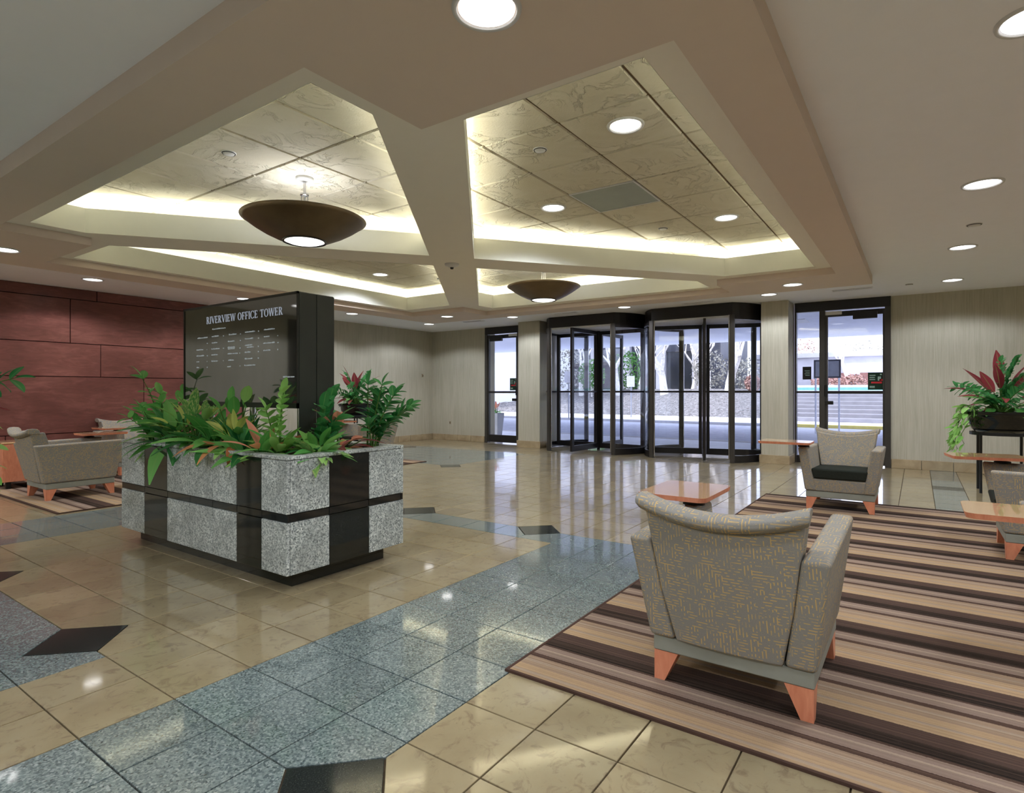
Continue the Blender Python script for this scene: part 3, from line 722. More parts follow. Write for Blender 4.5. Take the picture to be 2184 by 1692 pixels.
def poster(par, x, y0, y1, z0, z1, lines):
    o = bx(par, 'notice', 'poster_green', x, y0, z0, x + .004, y1, z1)
    for (u0, u1, w0, w1, mt) in lines:
        bx(o, 'print_line', mt, x - .0012, y1 + (y0 - y1) * u0, z0 + (z1 - z0) * w0, x, y1 + (y0 - y1) * u1, z0 + (z1 - z0) * w1)
NOTICE = [(.10, .46, .80, .86, 'poster_grey'), (.10, .42, .68, .74, 'poster_grey'), (.10, .44, .56, .62, 'poster_grey'), (.60, .80, .52, .76, 'poster_grey'), (.70, .9, .50, .62, 'poster_red'), (.74, .84, .84, .92, 'poster_grey'), (.20, .86, .36, .46, 'poster_red'), (.10, .42, .10, .22, 'poster_grey')]
poster(d1, X1 + .004, .36, .545, 1.025, 1.255, NOTICE)
o = bx(d1, 'notice', 'sign_black', X1 + .005, 1.225, 1.17, X1 + .009, 1.335, 1.35)
for k in range(4): bx(o, 'print_line', 'poster_grey', X1 + .0038, 1.245, 1.29 - k * .022, X1 + .005, 1.31 - .01 * (k % 2), 1.298 - k * .022)
d2, lf, p, q, s = swing_door('door_2', 6.98, 5.94, 6.18, 1, 'dark framed glass door left of the left column')
poster(d2, X1 + .004, 6.24, 6.40, 1.025, 1.255, NOTICE)

r = empty('door_3'); struct(r, 'dark bronze lift door on the left wall, outside the picture', 'door')
bx(r, 'leaf', 'bronze', -2.9, Y1 - .02, 0, -1.78, Y1, 2.1); bx(r, 'casing', 'bronze_light', -2.98, Y1 - .03, 0, -2.9, Y1, 2.18); bx(r, 'casing', 'bronze_light', -1.78, Y1 - .03, 0, -1.70, Y1, 2.18); bx(r, 'casing', 'bronze_light', -2.9, Y1 - .03, 2.1, -1.78, Y1, 2.18)
# small wall fittings
root = empty('wall_switch', (8.80, Y1, 1.33)); tag(root, 'small thermostat box on the papered wall near the corner', 'thermostat')
MB().box(-.02, -.014, -.03, .02, 0, .03).build('plate', 'base_stone', root, bevel=.003, seg=1); MB().box(-.008, -.02, -.016, .008, -.0141, .006).build('dial', 'vent_dark', root)
root = empty('wall_outlet', (X1, 7.9, .36)); tag(root, 'small outlet plate low on the wall left of the door', 'outlet')
MB().box(-.008, -.018, -.03, 0, .018, .03).build('plate', 'base_stone', root, bevel=.002, seg=1); MB().box(-.010, -.008, -.018, -.0081, .008, .018).build('sockets', 'vent_dark', root)

# ------------------------------------------------------------------ rugs
def rug(name, x0, y0, x1, y1, mat, label):
    root = empty(name, (x0, y0, TOP)); tag(root, label, 'rug')
    MB().box(.011, .011, 0, x1 - x0 - .011, y1 - y0 - .011, .010).build('pile', mat, root, bevel=.003, seg=1)
    m = MB(); a, b = x1 - x0, y1 - y0
    for q in ((0, 0, a, .011), (0, b - .011, a, b), (0, .011, .011, b - .011), (a - .011, .011, a, b - .011)): m.box(q[0], q[1], 0, q[2], q[3], .009)
    m.build('binding', 'rug_binding', root)
rug('striped_rug', 1.69, -1.75, 6.06, 1.21, 'rug_stripes', 'large brown, tan and black striped rug under the right-hand chairs')
rug('striped_rug', 1.76, 5.74, 6.1, 8.2, 'rug_stripes_far', 'brown and black striped rug by the wood panelled wall')
RZ = TOP + .0102

# ------------------------------------------------------------------ armchairs
def chair_meshes():
    d = {}
    # leg: square taper, outer corner upright (outer corner at +x,+y)
    a, b = .082, .036
    d['leg'] = MB().hexa([(-b, -b, 0), (0, -b, 0), (0, 0, 0), (-b, 0, 0), (-a, -a, .10), (0, -a, .10), (0, 0, .10), (-a, 0, .10)]).mesh('leg', 'cherry')
    d['base_rail'] = MB().box(-.275, -.25, .10, .275, .25, .152).mesh('base_rail', 'rail_vinyl')
    def arm(s):
        xb0, xb1, xt0, xt1 = -.290, .285, -.368, .345; zb, zt = .153, .555
        yo, yi, yot, yit = .262, .172, .338, .252
        lo = [(xb0, yi), (xb1, yi), (xb1, yo), (xb0, yo)]; hi = [(xt0, yit), (xt1, yit), (xt1, yot), (xt0, yot)]
        if s < 0: lo = [(x, -y) for x, y in lo][::-1]; hi = [(x, -y) for x, y in hi][::-1]
        zz = lambda x: zt + (.012 if x > 0 else -.004)
        return MB().hexa([(x, y, zb) for x, y in lo] + [(x, y, zz(x)) for x, y in hi]).mesh('arm', 'fabric')
    d['arm_l'] = arm(1); d['arm_r'] = arm(-1)
    # back: lofted panel with a dipping top edge and outward curling corners
    def loft(f, n=12, name='back', mat='fabric'):
        m = MB(); secs = [f(-1 + 2 * k / n) for k in range(n + 1)]; c = len(secs[0])
        for s_ in secs: m.v += s_
        for k in range(n):
            for i in range(c):
                j = (i + 1) % c; m.f.append([k * c + i, k * c + j, (k + 1) * c + j, (k + 1) * c + i]); m.mi.append(0)
        m.f.append([i for i in range(c)][::-1]); m.mi.append(0); m.f.append([n * c + i for i in range(c)]); m.mi.append(0)
        return m.mesh(name, mat, True)
    def sec(u):
        top = .618 + .048 * u * u; bow = -.030 * (1 - u * u); q = []
        for (x, z, w, k) in ((-.292, .153, .168, .3), (-.335, .36, .216, .5), (-.383, top, .268, 1), (-.285, top, .262, 1), (-.235, .36, .205, .6), (-.20, .153, .165, .3)):
            q.append((x + bow * k, u * w, z))
        return q
    def roll(u):
        top = .668 + .048 * u * u; bow = -.030 * (1 - u * u); w = .288
        return [(x + bow, u * (w - dw), top + dz) for (x, dz, dw) in ((-.380, -.052, .014), (-.402, -.048, .006), (-.420, -.030, .0), (-.420, -.010, .0), (-.404, .004, .004), (-.370, .008, .006), (-.335, .002, .006), (-.318, -.016, .006), (-.312, -.052, .016))]
    d['top_roll'] = loft(roll, 14, 'top_roll')
    d['back'] = loft(sec)
    def cush(u):
        top = .640 + .040 * u * u; bow = -.035 * (1 - u * u)
        return [(-.20 + bow, u * .20, .345), (-.265 + bow, u * .235, .50), (-.335 + bow, u * .268, top), (-.275 + bow, u * .268, top + .004), (-.215 + bow, u * .238, .50), (-.15 + bow, u * .203, .345)]
    d['back_cushion'] = loft(cush, 10, 'back_cushion')
    d['front_panel'] = MB().hexa([(.22, -.18, .153), (.28, -.18, .153), (.28, .18, .153), (.22, .18, .153), (.22, -.205, .272), (.298, -.205, .272), (.298, .205, .272), (.22, .205, .272)]).mesh('front_panel', 'fabric')
    d['seat_cushion'] = MB().hexa([(-.22, -.20, .262), (.305, -.198, .274), (.305, .198, .274), (-.22, .20, .262), (-.22, -.225, .345), (.325, -.222, .372), (.325, .222, .372), (-.22, .225, .345)]).mesh('seat_cushion', 'charcoal_seat')
    # writing tablet: rounded rectangle
    def rr(a, b, r, n=6):
        out = []
        for cx, cy, s0 in ((a - r, b - r, 0), (-a + r, b - r, 90), (-a + r, -b + r, 180), (a - r, -b + r, 270)):
            out += [(cx + r * math.cos(R(s0 + 90 * k / n)), cy + r * math.sin(R(s0 + 90 * k / n))) for k in range(n + 1)]
        return out
    lo, hi = rr(.20, .14, .035), rr(.205, .145, .035); n = len(lo)
    m = MB(); m.add([(x, y, 0) for x, y in lo] + [(x, y, .02) for x, y in hi], [list(range(n - 1, -1, -1))] + [(i, (i + 1) % n, n + (i + 1) % n, n + i) for i in range(n)], 1)
    m.add([(x, y, .02) for x, y in hi], [list(range(n))], 0)
    d['tablet_top'] = m.mesh('tablet_top', ['tablet_wood', 'cherry'])
    d['tablet_pivot'] = MB().lathe([(.001, 0), (.045, 0), (.045, .012), (.025, .016), (.025, .03), (.001, .03)], 20).mesh('tablet_pivot', 'black_plastic', True)
    return d
CH = chair_meshes()
for k_, me_ in CH.items():      # slimmer and lower above the base rail
    if k_ in ('leg', 'base_rail', 'tablet_top', 'tablet_pivot'): continue
    for v_ in me_.vertices:
        z_ = v_.co.z / U
        if z_ > .153: v_.co.y *= 1 - .085 * min(1, (z_ - .153) / .4); v_.co.z = (.153 + (z_ - .153) * .89) * U
        v_.co.y *= .98
def armchair(x, y, rz, label, group, tab=None, z=RZ, trot=0):
    r = empty('armchair', (x, y, z), rz); tag(r, label, 'armchair', group)
    for sx in (-1, 1):
        for sy in (-1, 1):
            o = link('leg', CH['leg'], r, loc=(sx * .272, sy * .247, 0)); o.rotation_euler.z = R({(1, 1): 0, (-1, 1): 90, (-1, -1): 180, (1, -1): 270}[(sx, sy)])
    link('base_rail', CH['base_rail'], r, bevel=.006)
    link('arm', CH['arm_l'], r, bevel=.016, seg=3); link('arm', CH['arm_r'], r, bevel=.016, seg=3)
    link('back', CH['back'], r, bevel=.010, seg=2); link('top_roll', CH['top_roll'], r, bevel=.006, seg=2); link('back_cushion', CH['back_cushion'], r, bevel=.012, seg=2)
    link('front_panel', CH['front_panel'], r, bevel=.01, seg=2); link('seat_cushion', CH['seat_cushion'], r, bevel=.018, seg=3)
    if tab:
        tx, ty, side = tab
        p = link('tablet_pivot', CH['tablet_pivot'], r, loc=(.24, side * .272, .516))
        o = link('tablet_top', CH['tablet_top'], r, loc=(tx, ty, .546)); o.rotation_euler.z = R(trot)
    return r
GC = 'armchairs with writing tablets'
armchair(2.205, .50, 0, 'grey and gold patterned armchair in front, seen from behind', GC, (.31, .33, 1))
armchair(5.76, .53, 180, 'patterned armchair with dark seat facing the viewer before the right glass door', GC, (.30, -.40, -1), trot=90)
armchair(4.73, -.70, 90, 'armchair at the right edge, farther of the two cut off by the frame', GC, (.33, -.24, -1), trot=10)
armchair(3.02, -.70, 90, 'armchair at the right edge, nearer of the two and barely in view', GC, (.36, .30, 1), trot=0)
armchair(2.17, 6.70, 0, 'armchair on the far left, seen from its side by the wood wall', GC, (.34, .25, 1))
armchair(3.22, 7.98, -90, 'armchair standing against the wood wall left of the planter', GC, (.16, -.29, -1))
armchair(5.75, 6.62, 180, 'armchair half hidden behind the planter and its plants', GC, (.30, -.20, -1))
# low wooden side table by the panelled wall
r = empty('side_table', (2.06, 7.72, RZ)); tag(r, 'orange cherry wood box side table behind the left armchair', 'side table')
MB().box(-.2, -.17, .07, .2, .17, .455).build('body', 'cherry', r, bevel=.004, seg=1)
MB().box(-.205, -.175, .456, .205, .175, .475).build('top', 'tablet_wood', r, bevel=.004, seg=1)
for sx in (-1, 1):
    for sy in (-1, 1): MB().box(sx * .14 - .02, sy * .12 - .02, 0, sx * .14 + .02, sy * .12 + .02, .07).build('foot', 'black_plastic', r)

# ------------------------------------------------------------------ granite planter
PX0, PX1, PY0, PY1, PZ0, PZ1 = 1.714, 2.505, 2.547, 4.415, .085, .678
pl = empty('granite_planter', ((PX0 + PX1) / 2, (PY0 + PY1) / 2, 0)); tag(pl, 'long planter clad in speckled grey and polished black granite', 'planter')
pl_loc = Vector(((PX0 + PX1) / 2, (PY0 + PY1) / 2, 0))
def pbox(name, mat, x0, y0, z0, x1, y1, z1, bevel=0):
    return MB().box(x0 - pl_loc.x, y0 - pl_loc.y, z0, x1 - pl_loc.x, y1 - pl_loc.y, z1).build(name, mat, pl, bevel=bevel, seg=1)
th = .018
pbox('core', 'black_metal', PX0 + th, PY0 + th, PZ0 + .004, PX1 - th, PY1 - th, .61)
m_ = .084
pbox('plinth', 'panel_black', PX0 + m_, PY0 + m_, TOP, PX1 - m_, PY1 - m_, PZ0 + .01)
fy = [2.547, 2.768, 3.00, 3.248, 3.50, 3.776, 4.08, 4.415]
fcol = [0, 1, 0, 0, 0, 1, 0]
sx_ = [1.714, 1.968, 2.238, 2.505]; scol = [0, 1, 0]
rows = [(PZ0, .349, 0), (.349, .390, 1), (.390, .658, 0)]
G = .0015
for (z0, z1, strip) in rows:
    for k in range(7):
        mt = 'panel_black' if (strip or fcol[k]) else 'grey_granite'; e = .003 if strip else 0
        pbox('cladding_panel', mt, PX0 + e, fy[k] + G, z0 + G, PX0 + th, fy[k + 1] - G, z1 - G, .0015)
        pbox('cladding_panel', mt, PX1 - th, fy[k] + G, z0 + G, PX1 - e, fy[k + 1] - G, z1 - G, .0015)
    for k in range(3):
        mt = 'panel_black' if (strip or scol[k]) else 'grey_granite'; e = .003 if strip else 0
        for ya, yb in ((PY0 + e, PY0 + th), (PY1 - th, PY1 - e)):
            a = sx_[k] + G if k else PX0 + th * 0 + G; b = sx_[k + 1] - G
            pbox('cladding_panel', mt, a + (th if k == 0 else 0), ya, z0 + G, b - (th if k == 2 else 0), yb, z1 - G, .0015)
rim = .072
for nm, a in (('cap_front', (PX0 - .002, PY0 - .002, PX0 + rim, PY1 + .002)), ('cap_rear', (PX1 - rim, PY0 - .002, PX1 + .002, PY1 + .002)), ('cap_end', (PX0 + rim, PY0 - .002, PX1 - rim, PY0 + rim)), ('cap_end', (PX0 + rim, PY1 - rim, PX1 - rim, PY1 + .002))):
    pbox(nm, 'grey_granite', a[0], a[1], .659, a[2], a[3], PZ1, .003)
o = pbox('soil', 'soil', PX0 + th, PY0 + th, .60, PX1 - th, PY1 - th, .635); o['kind'] = 'stuff'

# ------------------------------------------------------------------ directory sign
SX0, SX1, SY0, SY1, SZ0, SZ1 = 1.985, 2.232, 2.845, 4.13, .905, 1.564
sg = empty('directory_sign', ((SX0 + SX1) / 2, (SY0 + SY1) / 2, .60)); tag(sg, 'black lit directory sign rising from the planter', 'directory sign')
so = Vector(((SX0 + SX1) / 2, (SY0 + SY1) / 2, .60))
def sbox(par, name, mat, x0, y0, z0, x1, y1, z1, bevel=0): return MB().box(x0 - so.x, y0 - so.y, z0 - so.z, x1 - so.x, y1 - so.y, z1 - so.z).build(name, mat, par, bevel=bevel, seg=1)
sbox(sg, 'cabinet', 'sign_body', SX0 + .006, SY0 + .004, SZ0, SX1, SY1, SZ1, .004)
m = MB()
for a in ((SY0, SZ0, SY0 + .010, SZ1), (SY1 - .012, SZ0, SY1, SZ1), (SY0, SZ1 - .014, SY1, SZ1), (SY0, SZ0, SY1, SZ0 + .03)):
    m.box(SX0 - .004 - so.x, a[0] - so.y, a[1] - so.z, SX0 + .006 - so.x, a[2] - so.y, a[3] - so.z)
m.build('bezel', 'sign_body', sg)
sbox(sg, 'side_panel', 'sign_side', SX0 + .008, SY0, SZ0 - .25, SX0 + .120, SY0 + .004, SZ1 - .006); sbox(sg, 'side_panel', 'sign_side', SX0 + .124, SY0 - .001, SZ0 - .25, SX1 - .003, SY0 + .004, SZ1 - .006)
scr = sbox(sg, 'screen', 'screen_glass', SX0, SY0 + .010, SZ0 + .03, SX0 + .006, SY1 - .012, SZ1 - .014)
for yy in (3.0, 3.5, 4.0):
    MB().lathe([(.018, .0), (.018, SZ0 - .60 + .01)], 16, (0, yy - so.y, 0)).build('post', 'chrome', sg, smooth=True)
# headline lettering: serif capitals drawn as strokes, in em units (x to the right, y up, cap height 1)
def glyph(ch):
    q = []      # list of quads
    TK, TN, S = .17, .075, .055
    vb = lambda x, w=TK, y0=0, y1=1: q.append([(x, y0), (x + w, y0), (x + w, y1), (x, y1)])
    hb = lambda x0, x1, y, h=TN: q.append([(x0, y), (x1, y), (x1, y + h), (x0, y + h)])
    sl_ = lambda x0, y0, x1, y1, w: q.append([(x0, y0), (x0 + w, y0), (x1 + w, y1), (x1, y1)])
    def ser(x, w=TK): hb(x - .07, x + w + .07, 0, S); hb(x - .07, x + w + .07, 1 - S, S)
    def ring(cx, cy, rx, ry, a0, a1, wx, wy, n=14):
        for k in range(n):
            p = []
            for t_ in (k, k + 1):
                a = R(a0 + (a1 - a0) * t_ / n); p.append(((cx + rx * math.cos(a), cy + ry * math.sin(a)), (cx + (rx - wx) * math.cos(a), cy + (ry - wy) * math.sin(a))))
            q.append([p[0][0], p[1][0], p[1][1], p[0][1]])
    if ch == 'I': vb(.10); ser(.10); w = .37
    elif ch == 'E': vb(.10); ser(.10); hb(.1, .60, 0); hb(.1, .58, 1 - TN); hb(.1, .48, .48); vb(.55, .06, 0, .24); vb(.53, .06, .78, 1); vb(.44, .05, .38, .62); w = .70
    elif ch == 'F': vb(.10); hb(.03, .34, 0, S); hb(.03, .58, 1 - TN); hb(.1, .46, .48); vb(.53, .06, .76, 1); vb(.43, .05, .38, .62); w = .66
    elif ch == 'T': vb(.26); hb(.17, .52, 0, S); hb(.02, .67, 1 - TN); vb(.0, .06, .76, 1); vb(.63, .06, .76, 1); w = .74
    elif ch == 'R': vb(.10); ser(.10); ring(.34, .745, .26, .255, -90, 90, .15, .075); hb(.2, .36, .925); hb(.2, .36, .49); sl_(.54, 0, .30, .5, .18); hb(.50, .80, 0, S); w = .78
    elif ch == 'V': sl_(.34, 0, .02, 1, .18); sl_(.36, 0, .66, 1, .08); hb(-.05, .28, 1 - S, S); hb(.56, .82, 1 - S, S); w = .80
    elif ch == 'W': sl_(.26, 0, .02, 1, .16); sl_(.28, 0, .50, 1, .08); sl_(.70, 0, .46, 1, .16); sl_(.74, 0, .98, 1, .08); hb(-.05, .26, 1 - S, S); hb(.40, .68, 1 - S, S); hb(.88, 1.12, 1 - S, S); w = 1.10
    elif ch == 'O': ring(.42, .5, .40, .52, 0, 360, .17, .07, 28); w = .86
    elif ch == 'C': ring(.44, .5, .42, .52, 48, 318, .17, .07, 22); vb(.68, .06, .68, .98); vb(.70, .05, .06, .22); w = .80
    else: w = .42
    return q, w
text = 'RIVERVIEW OFFICE TOWER'
tot = sum(glyph(c)[1] for c in text); ya, yb, zb_, cap = 3.833, 2.988, 1.4425, .046
k = (ya - yb) / tot; u = 0
for c in text:
    qs, w = glyph(c)
    m = MB()
    for qd in qs: m.add([(SX0 - .0012 - so.x, ya - (u + x) * k - so.y, zb_ + y * cap - so.z) for x, y in qd], [(0, 1, 2, 3)])
    u += w
    if qs: m.build('headline_letter', 'screen_text', scr)
bars = [(3.757, 1.401, 3.592), (3.947, 1.352, 3.818), (3.765, 1.354, 3.679), (3.56, 1.355, 3.469), (3.377, 1.36, 3.268), (3.176, 1.363, 3.068), (3.765, 1.313, 3.69), (3.57, 1.313, 3.49), (3.377, 1.319, 3.291), (3.176, 1.322, 3.117), (3.959, 1.274, 3.868), (3.769, 1.273, 3.661), (3.574, 1.275, 3.49), (3.57, 1.266, 3.49), (3.377, 1.279, 3.301), (3.357, 1.267, 3.285), (3.182, 1.283, 3.062), (3.959, 1.234, 3.864), (3.769, 1.235, 3.69), (3.574, 1.235, 3.455), (3.38, 1.237, 3.317), (3.182, 1.24, 3.105), (3.959, 1.195, 3.919), (3.769, 1.194, 3.694), (3.567, 1.194, 3.503), (3.38, 1.197, 3.294), (3.577, 1.154, 3.538), (3.384, 1.157, 3.268), (3.959, 1.157, 3.927)]
dots = [(3.628, 1.352), (3.431, 1.353), (3.236, 1.358), (3.826, 1.313), (3.434, 1.313), (3.238, 1.317), (3.041, 1.321), (3.826, 1.272), (3.628, 1.274), (3.438, 1.265), (3.238, 1.267), (3.041, 1.281), (3.826, 1.232), (3.438, 1.234), (3.238, 1.236), (3.041, 1.24), (3.826, 1.195), (3.628, 1.194), (3.24, 1.197), (3.436, 1.156), (3.826, 1.155)]
rb = random.Random(3); m = MB()
def word_row(y0, y1, z, h):
    y = y0
    while y > y1 + .004:
        w = min(rb.uniform(.0035, .0075), y - y1)
        hh = h * rb.choice((.7, .7, 1)); m.add([(SX0 - .0012 - so.x, y - so.y, z - so.z), (SX0 - .0012 - so.x, y - w - so.y, z - so.z), (SX0 - .0012 - so.x, y - w - so.y, z + hh - so.z), (SX0 - .0012 - so.x, y - so.y, z + hh - so.z)], [(0, 1, 2, 3)])
        y -= w + rb.choice((.0016, .0016, .0016, .005))
for a, z, b in bars: word_row(a, b, z, .0085)
for a, z in dots: word_row(a, a - .012, z, .0075)
word_row(2.985, 2.878, 1.08, .010)
tag(m.build('tenant_lines', 'screen_dim', scr), kind='stuff')

# ------------------------------------------------------------------ plants
def leaf_mesh(name, mat, prof, bend=.25, fold=.12, nl=7):
    # unit leaf along +x, widths from prof(t), folded along the midrib and bent down
    vs, fs, uv = [], [], []
    for i in range(nl + 1):
        t = i / nl; w = prof(t) * .5; z = -bend * t * t
        for k, sd in enumerate((-1, -.5, 0, .5, 1)):
            vs.append((t * (1 - .12 * bend * t), sd * w, z + fold * abs(sd) * w * 2)); uv.append((t, .5 + sd * .5))
    for i in range(nl):
        for k in range(4): fs.append((i * 5 + k, i * 5 + k + 1, (i + 1) * 5 + k + 1, (i + 1) * 5 + k))
    me = bpy.data.meshes.new(name); me.from_pydata(vs, [], fs); me.materials.append(M[mat])
    l = me.uv_layers.new(name='uv').data
    for p in me.polygons:
        p.use_smooth = True
        for li in p.loop_indices: l[li].uv = uv[me.loops[li].vertex_index]
    return me
ov = lambda t: 2.2 * (t ** .7) * (1 - t) ** .75 * .62 + .012
lan = lambda t: .95 * math.sin(math.pi * min(1, t * .92 + .06)) ** .9 * (1 - .35 * t) * .33 + .008
strap = lambda t: .16 * (1 - t ** 3) * (.45 + .9 * min(1, t * 2.5) * .6) + .004
LM = {}
def LF(kind, mat, bend):
    key = (kind, mat, bend)
    if key not in LM: LM[key] = leaf_mesh('leaf', mat, {'ov': ov, 'lan': lan, 'strap': strap}[kind], bend, .10 if kind != 'strap' else .18, 9 if kind == 'strap' else 7)
    return LM[key]
def put_leaf(parent, mesh, base, direction, length, width=1.0, roll=0.0):
    d = Vector(direction).normalized(); ref = Vector((0, 0, 1)) if abs(d.z) < .98 else Vector((0, 1, 0))
    y = ref.cross(d).normalized(); z = d.cross(y)
    rot = Matrix((d, y, z)).transposed().to_4x4() @ Matrix.Rotation(roll, 4, 'X')
    o = bpy.data.objects.new('leaf', mesh); COL.objects.link(o); o.parent = parent
    L = length * U
    o.matrix_local = Matrix.Translation(Vector(base) * U) @ rot @ Matrix.Diagonal((L, L * width, L, 1)); return o
def plant(name, x, y, z, label, group):
    r = empty(name, (x, y, z)); tag(r, label, 'plant', group); return r
def rosette(r, rnd, n, kinds, lmin, lmax, e0, e1, width=1.0, bend=(.3, .6), stalk=0.0, az0=0, az1=360):
    st = MB()
    for k in range(n):
        az = R(az0 + (az1 - az0) * (k + rnd.uniform(-.35, .35)) / n); el = R(rnd.uniform(e0, e1)); L = rnd.uniform(lmin, lmax)
        kd, mt = rnd.choice(kinds); d = Vector((math.cos(az) * math.cos(el), math.sin(az) * math.cos(el), math.sin(el)))
        b = Vector((math.cos(az), math.sin(az), 0)) * .01
        if stalk:
            q = b + d * stalk * rnd.uniform(.6, 1.1) + Vector((0, 0, stalk * .25)); st.tube([b, (b + q) / 2 + Vector((0, 0, .01)), q], [.004, .0035, .003], 5); b = q; d = (d + Vector((0, 0, -.25))).normalized()
        put_leaf(r, LF(kd, mt, rnd.choice(bend)), b, d, L, width, rnd.uniform(-.5, .5))
    if stalk: st.build('stem', 'stem_green', r, smooth=True)
def zz(r, rnd, stems, mat='leaf_dark', llen=.075):
    st = MB()
    for (dx, dy, h, lean_x, lean_y, npair) in stems:
        pts = []
        for i in range(9):
            t = i / 8; pts.append(Vector((dx + lean_x * t * t, dy + lean_y * t * t, h * (t - .12 * t * t * (abs(lean_x) + abs(lean_y)) * 2))))
        st.tube(pts, [.007 - .0045 * i / 8 for i in range(9)], 6)
        ax = (pts[-1] - pts[0]).normalized(); side = ax.cross(Vector((rnd.uniform(-1, 1), rnd.uniform(-1, 1), .2))).normalized()
        for k in range(npair):
            t = .32 + .66 * k / max(1, npair - 1); i = min(7, int(t * 8)); p = pts[i].lerp(pts[i + 1], t * 8 - i); tan = (pts[i + 1] - pts[i]).normalized()
            for s_ in (-1, 1):
                dd = (side * s_ * rnd.uniform(.7, 1) + tan * rnd.uniform(.5, .9)).normalized()
                put_leaf(r, LF('ov', mat, .25), p, dd, llen * rnd.uniform(.8, 1.15), .95, rnd.uniform(-.6, .6))
        put_leaf(r, LF('ov', mat, .25), pts[-1], (pts[-1] - pts[-2]), llen, .9, rnd.uniform(-.5, .5))
    st.build('stem', 'stem_green', r, smooth=True)
rnd = random.Random(11); GP = 'plants growing in the granite planter'; SZ = .632
p = plant('zz_plant', 1.90, 4.27, SZ, 'tall glossy-leaved plant at the left end of the planter', GP)
zz(p, rnd, [(0, 0, .48, -.10, .05, 4), (.02, -.02, .36, .0, .08, 6), (.03, .0, .36, .10, -.08, 6), (0, 0, .30, -.04, -.10, 6)], 'leaf_green', .105)
p = plant('leafy_plant', 1.84, 4.28, SZ, 'low spreading green plant at the far left corner of the planter', GP)
zz(p, rnd, [(0, 0, .24, -.06, .14, 7), (0, 0, .27, -.04, .06, 7), (0, 0, .2, -.12, .04, 6), (0, 0, .22, .08, .12, 6), (0, -.04, .24, -.06, .0, 6)], 'leaf_green', .075)
p = plant('peace_lily', 1.845, 3.98, SZ, 'arching green leaved plant drooping over the planter front, left', GP)
rosette(p, rnd, 44, [('lan', 'leaf_green'), ('lan', 'leaf_green'), ('lan', 'leaf_dark'), ('lan', 'leaf_variegated')], .18, .30, -5, 80, 1.15, (.35, .6), .09)
p = plant('croton', 1.86, 3.80, SZ, 'spiky yellow-green plant left of the middle of the planter', GP)
rosette(p, rnd, 20, [('lan', 'leaf_yellow'), ('lan', 'leaf_yellow'), ('lan', 'leaf_light')], .09, .14, 30, 88, .8, (.3,), .19)
p = plant('broadleaf_plant', 1.85, 3.68, SZ, 'plant with two large upright oval pale green leaves', GP)
rosette(p, rnd, 8, [('ov', 'leaf_variegated'), ('ov', 'leaf_light')], .14, .19, 50, 86, .75, (.2,), .19)
rosette(p, rnd, 18, [('lan', 'leaf_green'), ('lan', 'leaf_yellow'), ('lan', 'leaf_dark')], .14, .22, 0, 60, 1.2, (.35,), .07)
p = plant('peace_lily', 1.83, 3.46, SZ, 'arching green leaved plant at the middle of the planter front', GP)
rosette(p, rnd, 46, [('lan', 'leaf_green'), ('lan', 'leaf_green'), ('lan', 'leaf_dark')], .16, .28, -5, 78, 1.05, (.35, .6), .08)
p = plant('rubber_plant', 1.86, 3.25, SZ, 'plant with round light green leaves against the screen', GP)
rosette(p, rnd, 8, [('ov', 'leaf_light'), ('ov', 'leaf_green')], .10, .13, 35, 85, 1.0, (.2,), .24)
rosette(p, rnd, 18, [('lan', 'leaf_green'), ('lan', 'leaf_light')], .14, .22, 5, 65, 1.1, (.35,), .10)
p = plant('croton', 1.82, 3.22, SZ, 'yellow and orange leaved plant right of the middle of the planter', GP)
rosette(p, rnd, 12, [('lan', 'leaf_yellow'), ('ov', 'leaf_yellow')], .10, .15, 45, 85, .9, (.3,), .12)
rosette(p, rnd, 4, [('lan', 'leaf_orange')], .17, .21, 5, 30, .9, (.6,), .11, 150, 330)
p = plant('bromeliad', 1.80, 3.08, SZ, 'rosette of stiff dark green strap leaves at the planter front', GP)
rosette(p, rnd, 24, [('strap', 'leaf_dark'), ('strap', 'leaf_green')], .20, .29, 15, 80, 1.7, (.25, .5))
p = plant('dracaena', 1.88, 2.86, SZ, 'upright plant with narrow bright green leaves beside the sign corner', GP)
zz(p, rnd, [(0, 0, .37, .01, -.02, 9), (.0, .05, .27, -.03, .03, 6)], 'leaf_light', .085)
rosette(p, rnd, 18, [('lan', 'leaf_green'), ('lan', 'leaf_light')], .14, .21, 25, 80, .85, (.3,), .05)
p = plant('aglaonema', 1.80, 2.90, SZ, 'plant with orange-brown upright leaves near the planter corner', GP)
rosette(p, rnd, 6, [('lan', 'leaf_orange'), ('lan', 'leaf_pink')], .13, .18, 40, 80, 1.1, (.3,), .07)
rosette(p, rnd, 12, [('lan', 'leaf_light'), ('lan', 'leaf_green')], .14, .2, 15, 70, 1.2, (.3,), .03)
p = plant('rubber_plant', 2.02, 2.72, SZ, 'dark green broad leaved plant in front of the sign side', GP)
zz(p, rnd, [(0, 0, .34, .10, .02, 5), (.02, 0, .28, -.02, -.05, 5), (.0, -.02, .22, .08, -.05, 5)], 'leaf_dark', .12)
rosette(p, rnd, 14, [('lan', 'leaf_dark'), ('lan', 'leaf_green')], .12, .18, 20, 70, 1.1, (.3,), .06)
p = plant('aglaonema', 2.17, 2.74, SZ, 'plant with large salmon pink and red leaves', GP)
rosette(p, rnd, 9, [('ov', 'leaf_pink'), ('ov', 'leaf_pink'), ('lan', 'leaf_red')], .14, .19, 20, 70, .8, (.3,), .13)
rosette(p, rnd, 12, [('lan', 'leaf_red'), ('lan', 'leaf_orange')], .13, .18, 10, 55, 1.1, (.4,), .06)
p = plant('dieffenbachia', 1.98, 2.66, SZ, 'low plant with yellow-streaked green leaves at the right planter edge', GP)
